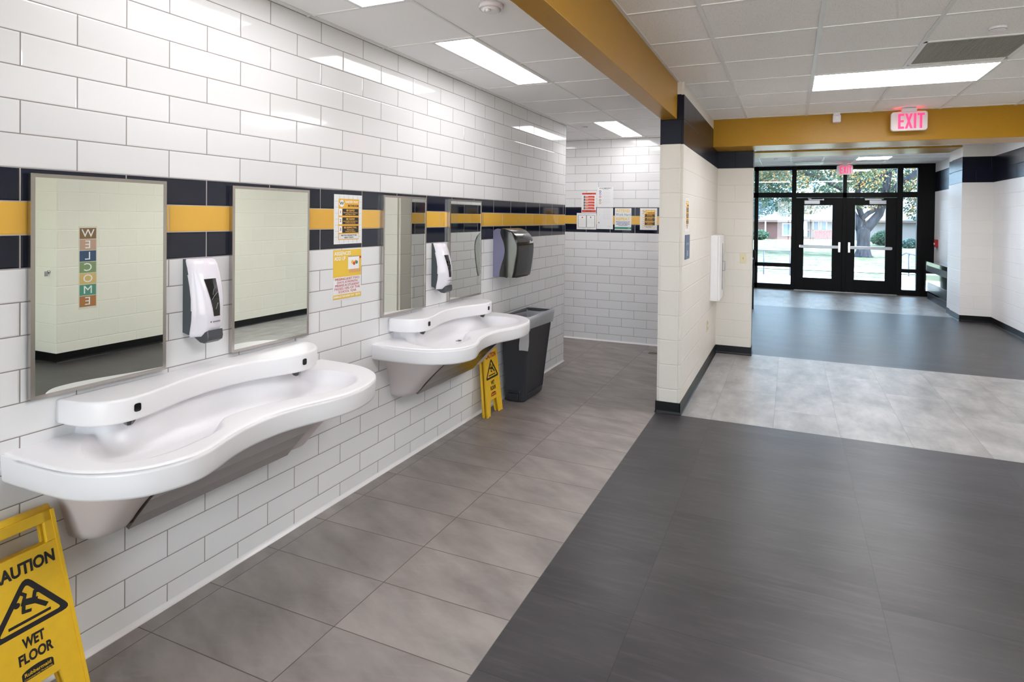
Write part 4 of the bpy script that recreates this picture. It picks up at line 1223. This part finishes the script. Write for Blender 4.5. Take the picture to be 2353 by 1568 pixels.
for z, o_ in ((0.762, -0.012), (0.70, -0.014), (0.02, -0.014)):
    a = bx(z); rings.append([bm.verts.new(p) for p in rring(a[0] - o_, a[1] - o_, a[2] + o_, a[3] + o_, z)])
for A, Bq in zip(rings, rings[1:]):
    for k in range(len(A)): f = bm.faces.new((A[k], A[(k + 1) % len(A)], Bq[(k + 1) % len(A)], Bq[k])); f.smooth = True
bm.faces.new(rings[0][::-1]); bm.faces.new(rings[-1])
obj('bin_body', bm, M['bin'], t)
bm = bmesh.new()   # raised side panel rib + foot recess frame
N_ = 18
for x_off, ya_, yb_2 in ((0.0, 4.66, 4.98),):
    pts = [(4.645, 0.06), (4.98, 0.06), (5.0, 0.62)] + [(5.0 - 0.05 + 0.05 * math.cos(k * PI / 12), 0.62 + 0.04 * math.sin(k * PI / 12)) for k in range(1, 7)] + [(4.60, 0.66)]
    for (a, b), (c, d) in zip(pts, pts[1:]):
        xa = bx(b)[2]; xc = bx(d)[2]
        add_tube(bm, [(xa + 0.001, a, b), (xc + 0.001, c, d)], 0.004, seg=6)
obj('side_rib', bm, M['bin'], t)
bm = bmesh.new(); add_box(bm, 0.085, 4.575, 0.015, 0.175, 4.60, 0.075, bev=0.004); add_box(bm, 0.07, 4.583, 0.075, 0.19, 4.60, 0.10, bev=0.004)
obj('foot_grip', bm, plain('black_grip', (34, 35, 38), 0.45), t)
bm = bmesh.new(); random.seed(3)
rr = []
for z, o_ in ((0.60, -0.017), (0.70, -0.016), (0.768, -0.010), (0.770, 0.012), (0.74, 0.014), (0.70, 0.0135), (0.655, 0.012)):
    a = bx(min(z, 0.76)); base_ = rring(a[0] - o_, a[1] - o_, a[2] + o_, a[3] + o_, z, 0.02, 10)
    rr.append([bm.verts.new((p[0] + random.uniform(-.0015, .0015), p[1] + random.uniform(-.0015, .0015), p[2] + (random.uniform(-.012, .012) if z < 0.66 and o_ > 0 else 0))) for p in base_])
for A, Bq in zip(rr, rr[1:]):
    for k in range(len(A)): f = bm.faces.new((A[k], A[(k + 1) % len(A)], Bq[(k + 1) % len(A)], Bq[k])); f.smooth = True
# hanging tail at the near corner
tl = []
for i in range(6):
    z = 0.70 - i * 0.045
    a = bx(z); xx = a[2] + 0.018
    tl.append([bm.verts.new((xx - 0.085 + q * 0.085 / 3 + 0.004 * math.sin(i * 1.3 + q), a[1] - 0.020 + 0.004 * math.sin(2.1 * q + i), z)) for q in range(4)])
for A, Bq in zip(tl, tl[1:]):
    for k in range(3): f = bm.faces.new((A[k], A[k + 1], Bq[k + 1], Bq[k])); f.smooth = True
obj('liner', bm, M['liner'], t)

# floor drain
t = thing('floor_drain', (0.841, 6.946, 0), 'round brass floor drain on the tiles near the back wall', 'drain')
bm = bmesh.new(); add_disc(bm, (0.841, 6.946, 0.0), (0, 0, 1), 0.06, 0.003, r2=0.056); obj('drain_rim', bm, plain('dull_brass', (120, 112, 92), 0.4, 0.8), t)
bm = bmesh.new()
for i in range(-3, 4): add_box(bm, 0.841 + i * 0.013 - 0.003, 6.946 - 0.035, 0.003, 0.841 + i * 0.013 + 0.003, 6.946 + 0.035, 0.0035)
obj('drain_slot', bm, M['ink'], t)

# ------------------------------------------------------------------ storefront
SY = 14.8
def win(name, cells, frames, label=None):
    t = bpy.data.objects.new(name, None); COL.objects.link(t); t.location = (frames[0][0], SY, 0); WLOC[t.name] = Vector(t.location); t['kind'] = 'structure'
    if label: t['label'] = label
    bm = bmesh.new()
    for f in frames: add_box(bm, f[0], SY - 0.055, f[1], f[2], SY + 0.055, f[3], bev=0.003)
    obj('window_frame', bm, M['blackf'], t)
    bm = bmesh.new()
    # slim aluminium-lit glazing bead
    for c in cells:
        add_box(bm, c[0], SY - 0.003, c[1], c[2], SY + 0.003, c[3])
    obj('window_pane', bm, M['glass'], t)
    return t
Hd = 2.82
win('window_1', [(0.9, 0.12, 1.55, 0.53), (0.9, 0.60, 1.55, 2.15), (0.9, 2.27, 1.55, 2.79), (1.64, 0.12, 2.37, 0.52), (1.64, 0.61, 2.37, 2.15), (1.64, 2.27, 2.37, 2.79)],
    [(0.9, 0.0, 2.37, 0.12), (0.9, 0.52, 2.37, 0.61), (0.9, 2.15, 2.37, 2.27), (0.9, 2.79, 2.37, 2.9), (1.55, 0.0, 1.64, 2.9)], 'left sidelight of the entrance with black frame')
win('window_2', [(2.47, 2.26, 3.44, 2.79), (3.52, 2.26, 4.51, 2.79)],
    [(2.37, 0, 2.47, 2.9), (2.47, 2.79, 4.51, 2.9), (2.47, 2.15, 4.51, 2.26), (3.44, 0, 3.52, 2.79), (4.51, 0, 4.62, 2.9)], 'transom windows above the entrance doors')
win('window_3', [(4.62, 0.12, 4.89, 0.50), (4.62, 0.58, 4.89, 2.15), (4.62, 2.27, 4.89, 2.79)],
    [(4.62, 0, 4.97, 0.12), (4.62, 0.50, 4.89, 0.58), (4.62, 2.15, 4.89, 2.27), (4.62, 2.79, 4.97, 2.9), (4.89, 0.12, 4.97, 2.79), (4.97, 0, 5.22, 2.9)], 'right sidelight of the entrance with black panel')

def door(name, x0, x1, gx0, gx1, hinge, label):
    t = bpy.data.objects.new(name, None); COL.objects.link(t); t.location = ((x0 + x1) / 2, SY, 0); WLOC[t.name] = Vector(t.location); t['kind'] = 'structure'; t['label'] = label
    bm = bmesh.new(); g0, g1 = 0.295, 1.975
    for q in ((x0, 0.012, gx0, 2.145), (gx1, 0.012, x1, 2.145), (gx0, 0.012, gx1, g0), (gx0, g1, gx1, 2.145)):
        add_box(bm, q[0], SY - 0.03, q[1], q[2], SY + 0.022, q[3], bev=0.002)
    obj('door_leaf', bm, M['blackf'], t)
    bm = bmesh.new(); add_box(bm, gx0, SY - 0.004, g0, gx1, SY + 0.004, g1); obj('door_pane', bm, M['glass'], t)
    # panic bar
    bm = bmesh.new()
    a, b = (x0 + 0.10, x1 - 0.06) if hinge < 0 else (x0 + 0.06, x1 - 0.10)
    add_box(bm, a, SY - 0.10, 0.985, b, SY - 0.045, 1.055, bev=0.008)
    bar = obj('push_bar', bm, M['alu'], t)
    bm = bmesh.new(); lx = b if hinge < 0 else a
    add_box(bm, lx - 0.028, SY - 0.105, 0.90, lx + 0.028, SY - 0.028, 1.14, bev=0.01); add_box(bm, (a if hinge < 0 else b) - 0.02, SY - 0.06, 0.995, (a if hinge < 0 else b) + 0.02, SY - 0.029, 1.05)
    obj('bar_bracket', bm, M['chrome'], bar)
    # closer
    bm = bmesh.new(); c0, c1 = (gx0 + 0.0, gx0 + 0.33) if hinge < 0 else (gx1 - 0.33, gx1)
    add_box(bm, c0, SY - 0.085, 2.0, c1, SY - 0.03, 2.085, bev=0.006)
    cl = obj('door_closer', bm, M['alu'], t)
    bm = bmesh.new()
    e = c1 + 0.07 if hinge < 0 else c0 - 0.07
    m_ = c0 + 0.10 if hinge < 0 else c1 - 0.10
    add_box(bm, min(m_, e), SY - 0.075, 2.09, max(m_, e), SY - 0.055, 2.108); add_box(bm, e - 0.012, SY - 0.08, 2.085, e + 0.012, SY - 0.04, 2.12); add_disc(bm, (m_, SY - 0.065, 2.083), (0, 0, 1), 0.018, 0.03, seg=14)
    add_box(bm, min(m_, e) - 0.02, SY - 0.06, 2.112, m_ + 0.05, SY - 0.035, 2.125)
    obj('closer_arm', bm, M['alu'], cl)
door('door_1', 2.469, 3.441, 2.64, 3.235, -1, 'left glazed black entrance door')
door('door_2', 3.519, 4.511, 3.695, 4.30, 1, 'right glazed black entrance door')
bm = bmesh.new(); add_box(bm, 2.45, SY - 0.09, 0, 4.53, SY + 0.07, 0.010); struct('trim_threshold', bm, M['alu'])
bm = bmesh.new(); add_box(bm, -0.5, 14.86, 2.90, 6.0, 15.0, 3.2); add_box(bm, 5.22, 14.7, 0, 6.0, 15.0, 3.2); add_box(bm, -0.5, 14.7, 0, 0.9, 15.0, 3.2)
struct('wall_entry_outer', bm, plain('outer_brick', (130, 96, 84), 0.8))

# convector heater in the alcove
t = thing('convector_heater', (5.10, 13.5, 0.0), 'glossy dark green convector heater against the wall by the entrance', 'heater')
bm = bmesh.new(); add_box(bm, 4.985, 12.40, 0.16, 5.205, 14.42, 0.80, bev=0.006); hb = obj('cabinet_shell', bm, M['dkgreen'], t)
bm = bmesh.new(); add_box(bm, 5.04, 12.42, 0.0, 5.195, 14.40, 0.16); obj('plinth', bm, M['black_base'], t)
bm = bmesh.new()
for i in range(60): add_box(bm, 4.979, 12.50 + i * 0.0285, 0.60, 4.986, 12.512 + i * 0.0285, 0.72)
obj('top_grille', bm, plain('dark_grille', (60, 62, 64), 0.4, 0.6), t)
bm = bmesh.new()
for i in range(10): add_box(bm, 4.979, 12.5, 0.20 + i * 0.019, 4.986, 14.1, 0.211 + i * 0.019)
obj('lower_grille', bm, plain('dark_grille', (60, 62, 64), 0.4, 0.6), t)
# fire alarm pull
t = thing('fire_alarm_pull', (5.18, 14.45, 1.12), 'small red fire alarm pull station beside the entrance frame', 'fire alarm')
bm = bmesh.new(); add_box(bm, 5.16, 14.38, 1.09, 5.215, 14.50, 1.25, bev=0.006); obj('alarm_body', bm, M['redpl'], t)
bm = bmesh.new(); add_box(bm, 5.15, 14.41, 1.14, 5.161, 14.47, 1.18, bev=0.002); obj('pull_lever', bm, M['white_paint'], t)
# black handrail end behind the return wall
t = thing('handrail', (1.72, 11.2, 0), 'black metal handrail end just behind the cream return wall', 'handrail')
bm = bmesh.new(); add_box(bm, 1.705, 11.17, 0, 1.752, 11.23, 0.90, bev=0.003); add_box(bm, 1.70, 11.16, 0, 1.756, 11.24, 0.012); obj('rail_post', bm, M['blackf'], t)
bm = bmesh.new(); add_prism(bm, [(1.40, 1.10), (1.70, 1.095), (1.775, 1.05), (1.775, 0.90), (1.735, 0.90), (1.735, 0.93), (1.70, 0.955), (1.40, 0.96)], -11.22, -11.18, axes=(X_, Z_, -Y_)); obj('rail_cap', bm, M['blackf'], t)
bm = bmesh.new(); add_box(bm, 1.40, 11.185, 0.30, 1.71, 11.215, 0.34); add_box(bm, 1.40, 11.17, 0, 1.44, 11.23, 0.98); obj('rail_bar', bm, M['blackf'], t)

# ------------------------------------------------------------------ outdoors
def m_grass():
    k = NT('leaf_strewn_lawn')
    x, y, z = k.xyz()
    n = k.noise(1.3, 5.0); n2 = k.noise(9.0, 3.0)
    c = k.mix(k.ramp(n, 0.4, 0.62), srgb(60, 80, 60), srgb(108, 110, 90))
    c = k.mix(k.math('MULTIPLY', k.ramp(n2, 0.5, 0.62), 0.6), c, srgb(130, 116, 94))
    k.set(col=c, rough=0.9, spec=0.1)
    return k.m
bm = bmesh.new()
g = lambda y: -0.62
v = [bm.verts.new(p) for p in ((-60, 19.2, g(19.2)), (90, 19.2, g(19.2)), (90, 140, g(140)), (-60, 140, g(140)))]
bm.faces.new(v)
tag(obj('lawn', bm, m_grass(), origin=(0, 0, 0)), 'bright grassy lawn outside beyond the paved landing', 'lawn', kind='stuff')
sbox('floor_landing', (-20, 14.9, -0.3, 40, 19.3, -0.05), plain('pale_concrete', (214, 210, 202), 0.8, noise=0.06))
bm = bmesh.new(); add_prism(bm, [(-30, g(29) + 0.02), (60, g(29) + 0.02), (60, g(29) + 0.03), (-30, g(29) + 0.03)], -30.6, -28.6, axes=(X_, Z_, -Y_))
tag(obj('footpath', bm, plain('pale_concrete', (214, 210, 202), 0.8)), 'pale concrete footpath crossing the lawn before the big tree', 'path')

def rail(name, posts, top, label, r=0.02, mid=None, mat=None):
    mat = mat or plain('grey_painted_rail', (56, 60, 68), 0.5)
    t = thing(name, posts[0][0], label, 'railing')
    for a, h in posts:
        bm = bmesh.new(); add_tube(bm, [a, (a[0], a[1], h)], r, seg=8); obj('rail_post', bm, mat, t)
    bm = bmesh.new(); add_tube(bm, top, r, seg=8); obj('top_rail', bm, mat, t)
rail('railing', [((1.30, 19.0, -0.05), 0.70), ((1.62, 19.0, -0.05), 0.70), ((2.36, 19.0, -0.05), 0.70)], [(-0.6, 19.0, 0.70), (2.36, 19.0, 0.70)], 'grey outdoor railing seen through the left sidelight')
rail('railing', [((5.32, 18.2, -0.05), 0.74), ((5.47, 17.2, -0.05), 0.74)], [(5.1, 20.4, 0.36), (5.30, 18.5, 0.76), (5.5, 17.0, 0.72)], 'grey outdoor railing seen through the right sidelight')
bm = bmesh.new(); add_prism(bm, [(5.0, 19.0), (5.12, 19.0), (5.66, 15.6), (5.54, 15.6)], -0.06, 0.16)
tag(obj('kerb_wall', bm, plain('pale_concrete', (214, 210, 202), 0.8)), 'low concrete kerb wall beside the right outdoor railing', 'kerb')

# houses
def m_siding(name, col, pitch):
    k = NT(name); x, y, z = k.xyz()
    fr = k.math('FRACT', k.math('DIVIDE', z, pitch))
    c = srgb(*col)
    k.set(col=k.mix(k.ramp(fr, 0.0, 0.12), tuple(v * 0.8 for v in c[:3]) + (1,), c), rough=0.8)
    return k.m
brick = m_siding('pale_brick', (112, 78, 72), 0.08); siding = m_siding('pale_siding', (140, 130, 126), 0.15)
roofm = plain('light_shingles', (104, 102, 106), 0.9, noise=0.15)
def house(x0, x1, y0, y1, zg, ze, zr, wallm, wins, label, extra=None):
    t = thing('house', ((x0 + x1) / 2, y0, zg), label, 'house')
    bm = bmesh.new(); add_box(bm, x0, y0, zg, x1, y1, ze); obj('wall', bm, wallm, t)
    bm = bmesh.new(); ym = (y0 + y1) / 2; o_ = 0.7
    add_prism(bm, [(y0 - o_, ze - 0.12), (y1 + o_, ze - 0.12), (y1 + o_, ze), (ym, zr), (y0 - o_, ze)], x0 - o_, x1 + o_, axes=(Y_, Z_, X_)); obj('roof', bm, roofm, t)
    bm = bmesh.new(); add_box(bm, x0 - o_, y0 - o_ - 0.05, ze - 0.25, x1 + o_, y0 - o_ + 0.02, ze); obj('fascia', bm, plain('brown_fascia', (104, 84, 78), 0.7), t)
    for a, b, w, h in wins:
        bm = bmesh.new(); add_box(bm, a, y0 - 0.06, b, a + w, y0 + 0.02, b + h); wf = obj('window', bm, M['white_paint'], t)
        bm = bmesh.new(); add_box(bm, a + 0.12, y0 - 0.08, b + 0.12, a + w - 0.12, y0 - 0.055, b + h - 0.12); obj('pane', bm, plain('dark_house_pane', (104, 120, 150), 0.1), wf)
    return t
zg = -0.62
h1 = house(-14, 3.0, 74, 84, zg, 1.65, 4.6, brick, [(1.5, -0.2, 1.0, 1.5)], 'brick house with light roof across the lawn at left')
bm = bmesh.new(); add_box(bm, -0.4, 73.2, zg, -0.25, 73.4, 1.5); obj('downspout', bm, M['white_paint'], h1)
house(4.5, 17.0, 78, 90, zg, 1.75, 5.4, siding, [(4.9, 0.35, 0.75, 1.25), (5.75, 0.35, 0.75, 1.25)], 'pale siding house with paired windows behind the big tree')
house(18.6, 34, 70, 82, zg, 1.6, 4.6, siding, [(19.3, -0.3, 1.0, 1.4)], 'pale siding house across the lawn at right')
t = thing('garden_fence', (5.5, 72, zg), 'red picket deck fence in front of the pale house', 'fence')
redw = plain('red_stained_wood', (150, 56, 54), 0.8)
bm = bmesh.new()
for i in range(14): add_box(bm, 4.95 + i * 0.16, 72.0, -0.35, 5.04 + i * 0.16, 72.05, 0.55)
obj('pickets', bm, redw, t)
bm = bmesh.new(); add_box(bm, 3.6, 71.95, 0.5, 7.3, 72.1, 0.6); add_box(bm, 3.6, 71.95, -0.4, 7.3, 72.1, -0.3)
for xx in (3.6, 4.7, 7.16): add_box(bm, xx, 71.95, zg, xx + 0.14, 72.1, 0.55)
obj('rails', bm, plain('brown_wood', (112, 74, 66), 0.8), t)

# leaves and trees
def leaves(bm, blobs, n, size, rnd, squash=0.75, mats=3, shell=0.35):
    tot = sum(b[3] ** 2 for b in blobs)
    for (cx, cy, cz, r) in blobs:
        k = int(n * r * r / tot)
        for _ in range(k):
            d = Vector((rnd.gauss(0, 1), rnd.gauss(0, 1), rnd.gauss(0, 1))).normalized()
            rad = r * (shell + (1 - shell) * rnd.random() ** 0.6)
            p = Vector((cx, cy, cz)) + Vector((d.x * rad, d.y * rad, d.z * rad * squash))
            a = Vector((rnd.gauss(0, 1), rnd.gauss(0, 1), rnd.gauss(0, 1))).normalized(); b = a.orthogonal().normalized(); c = a.cross(b)
            s = size * rnd.uniform(0.6, 1.4)
            vs2 = [bm.verts.new(p + b * s), bm.verts.new(p + c * s * 0.6 + b * 0.1 * s), bm.verts.new(p - b * s), bm.verts.new(p - c * s * 0.6 + a * s * 0.2)]
            f = bm.faces.new(vs2)
            u = rnd.random() + 0.25 * math.sin(cx * 1.7 + cz)
            f.material_index = 0 if u < 0.52 else (1 if u < 0.82 else 2)
def leafm(name, c):
    if name in _cache: return _cache[name]
    k = NT(name)
    k.set(col=srgb(*c), rough=0.6, spec=0.3)
    tl = k.n('ShaderNodeBsdfTranslucent'); tl.inputs[0].default_value = srgb(*[min(255, int(v * 1.1)) for v in c])
    mx = k.n('ShaderNodeMixShader'); mx.inputs[0].default_value = 0.35
    k.t.links.new(k.b.outputs[0], mx.inputs[1]); k.t.links.new(tl.outputs[0], mx.inputs[2]); k.t.links.new(mx.outputs[0], k.o.inputs['Surface'])
    _cache[name] = k.m
    return k.m
LG, LY, LO = leafm('leaf_green', (56, 80, 68)), leafm('leaf_yellow_green', (104, 104, 68)), leafm('leaf_gold', (158, 120, 74))
LB, LB2 = leafm('leaf_blue_green', (96, 122, 122)), leafm('leaf_pale_blue', (130, 152, 156))
bark = NT('grey_bark'); _x, _y, _z = bark.xyz()
_n = bark.noise(1.0, 4.0, bark.vec(bark.math('MULTIPLY', _x, 9), bark.math('MULTIPLY', _y, 9), bark.math('MULTIPLY', _z, 1.5)))
bark.set(col=bark.mix(bark.ramp(_n, 0.35, 0.65), srgb(34, 32, 38), srgb(66, 64, 72)), rough=0.9); bark.bump(_n, 0.3, 0.03); bark = bark.m

R_ = random.Random(11)
zt = g(39)
T = Vector((6.62, 41.4, zt))
t = thing('maple_tree', tuple(T), 'large forked maple with green and gold leaves on the lawn', 'tree')
bm = bmesh.new()
def br(pts, radii): add_tube(bm, [T + Vector(p) for p in pts], 0, seg=12, radii=radii)
br([(0.0, 0, 0.0), (0, 0, 0.12), (0.02, 0, 0.5), (0, 0, 1.3), (-0.02, 0, 1.7), (-0.02, 0, 2.0)], [0.62, 0.50, 0.38, 0.38, 0.40, 0.12])
br([(-0.1, 0, 1.5), (-0.35, 0, 2.1), (-0.85, 0, 2.9), (-1.1, 0.2, 4.0), (-1.2, 0.1, 6.5), (-1.5, 0, 9)], [0.20, 0.34, 0.30, 0.27, 0.22, 0.14])
br([(0.1, 0, 1.5), (0.35, 0.1, 2.0), (0.85, 0, 2.7), (1.1, 0, 3.6), (1.3, 0, 5.0), (1.5, 0, 7), (1.9, 0, 9.4)], [0.20, 0.30, 0.25, 0.23, 0.2, 0.16, 0.1])
br([(-0.02, 0.1, 1.7), (-0.1, 0.2, 2.6), (-0.35, 0.3, 3.4), (-0.3, 0.3, 5.2), (-0.2, 0.2, 7)], [0.2, 0.17, 0.16, 0.16, 0.1])
br([(-0.1, 0, 2.4), (0.25, 0, 2.75), (0.7, 0, 3.0)], [0.15, 0.14, 0.12])
br([(1.0, 0, 3.2), (1.9, -0.3, 4.6), (2.9, -0.4, 5.3), (3.4, -0.4, 6.4)], [0.2, 0.17, 0.17, 0.12])
br([(-0.3, 0.2, 4.4), (0.6, 0, 4.9), (1.6, -0.3, 5.5), (2.5, -0.4, 5.9), (2.9, -.4, 6.8)], [0.12, 0.12, 0.11, 0.15, 0.1])
br([(-1.1, 0, 4.2), (-2.6, -0.6, 5.0), (-4.6, -1.2, 5.6), (-6.8, -1.6, 6.6)], [0.18, 0.15, 0.11, 0.06])
br([(-1.2, 0, 5.2), (-2.2, 0.4, 6.2), (-3.6, 0.6, 7.4)], [0.15, 0.11, 0.06])
obj('trunk', bm, bark, t)
bm = bmesh.new()
blobs = []
for i in range(70):
    a = R_.uniform(0, 2 * PI); rr_ = 6.6 * math.sqrt(R_.random())
    x = math.cos(a) * rr_; y = math.sin(a) * rr_ * 0.7
    z = R_.uniform(3.9, 9.5) + 0.04 * abs(x)
    blobs.append((T.x + x, T.y + y, T.z + z, R_.uniform(0.8, 1.5)))
for x, z, r in ((-5.2, 3.6, 1.1), (-4.4, 3.2, 0.9), (-3.5, 3.5, 0.8), (-5.9, 4.2, 1.1), (-2.4, 3.9, 0.8), (-0.6, 3.25, 0.65), (0.3, 3.3, 0.6), (-3.1, 3.1, 0.7), (-3.7, 3.0, 0.6), (-2.5, 3.3, 0.6), (1.0, 3.5, 0.5), (1.7, 3.8, 0.6), (2.8, 3.0, 0.9), (3.3, 2.7, 0.9), (3.9, 3.3, 1.0), (2.9, 3.9, 0.8), (-1.5, 3.7, 0.7), (4.6, 3.0, 1.1), (-6.5, 4.8, 1.3), (-7.4, 5.5, 1.4)):
    blobs.append((T.x + x, T.y - 0.6, T.z + z, r))
leaves(bm, blobs, 38000, 0.08, R_)
obj('foliage', bm, [LG, LY, LO], t)
# blue spruce at left
t = thing('pine_tree', (-1.2, 46, g(46)), 'pale blue-green pine tree at the left of the lawn', 'tree')
bm = bmesh.new(); add_tube(bm, [(-1.2, 46, g(46)), (-1.2, 46, 4), (-1.3, 46, 9)], 0, seg=8, radii=[0.22, 0.16, 0.05]); obj('trunk', bm, bark, t)
bm = bmesh.new(); bl = []
for i in range(34):
    z = R_.uniform(2.0, 9.5); w = 3.2 * (1 - (z - 2) / 12)
    bl.append((-0.9 + R_.uniform(-w, w), 46 + R_.uniform(-w, w) * 0.6, z, R_.uniform(0.6, 1.1)))
leaves(bm, bl, 14000, 0.08, R_); obj('foliage', bm, [LB2, LB, LB2], t)
# background tree masses behind the houses
def tree(x, y, h, r, label, ms, n=3500, sz=0.32):
    t = thing('shade_tree', (x, y, -0.62), label, 'tree')
    bm = bmesh.new(); add_tube(bm, [(x, y, -0.62), (x, y, h * 0.4), (x + 0.3, y, h * 0.8)], 0, seg=8, radii=[0.4, 0.3, 0.12]); obj('trunk', bm, bark, t)
    bm = bmesh.new(); bl = [(x + R_.uniform(-r, r), y + R_.uniform(-r, r) * 0.5, h * 0.45 + R_.uniform(0, h * 0.5), r * R_.uniform(0.3, 0.55)) for _ in range(14)]
    leaves(bm, bl, n, sz, R_); obj('foliage', bm, ms, t)
tree(26.5, 58, 12.5, 5.0, 'autumn tree with gold leaves beyond the right sidelight', [LG, LO, LY])
tree(15.5, 100, 17, 8, 'distant green tree behind the pale house', [LG, LB, LY])
tree(-3, 104, 15, 8, 'distant blue-green tree behind the brick house', [LB, LB2, LG])
tree(40, 98, 16, 8, 'distant yellowing tree behind the right house', [LY, LG, LO])
def bush(x, y, z, r, h, label, ms, n=900, sz=0.09):
    bm = bmesh.new()
    leaves(bm, [(x, y, z + h * 0.5, r), (x - r * 0.5, y, z + h * 0.4, r * 0.7), (x + r * 0.5, y, z + h * 0.45, r * 0.7)], n, sz, R_, squash=h / (2 * r), shell=0.6)
    add_tube(bm, [(x, y, z), (x, y, z + h * 0.5)], 0.05, seg=6)
    tag(obj('garden_bush', bm, ms, origin=(x, y, z)), label, 'bush')
LD = leafm('leaf_dark', (64, 92, 72))
bush(-0.95, 70, g(70), 0.95, 1.2, 'dark green bush in front of the brick house', [LD, LG, LD], 1800, 0.14)
bush(10.6, 62, g(62), 1.05, 1.4, 'rounded dark clipped bush to the right of the maple trunk', [LD, LD, LG], 2600, 0.13)
bush(11.7, 57, g(57), 0.6, 0.8, 'small green shrub seen through the right sidelight', [LG, LB, LG], 1200, 0.1)
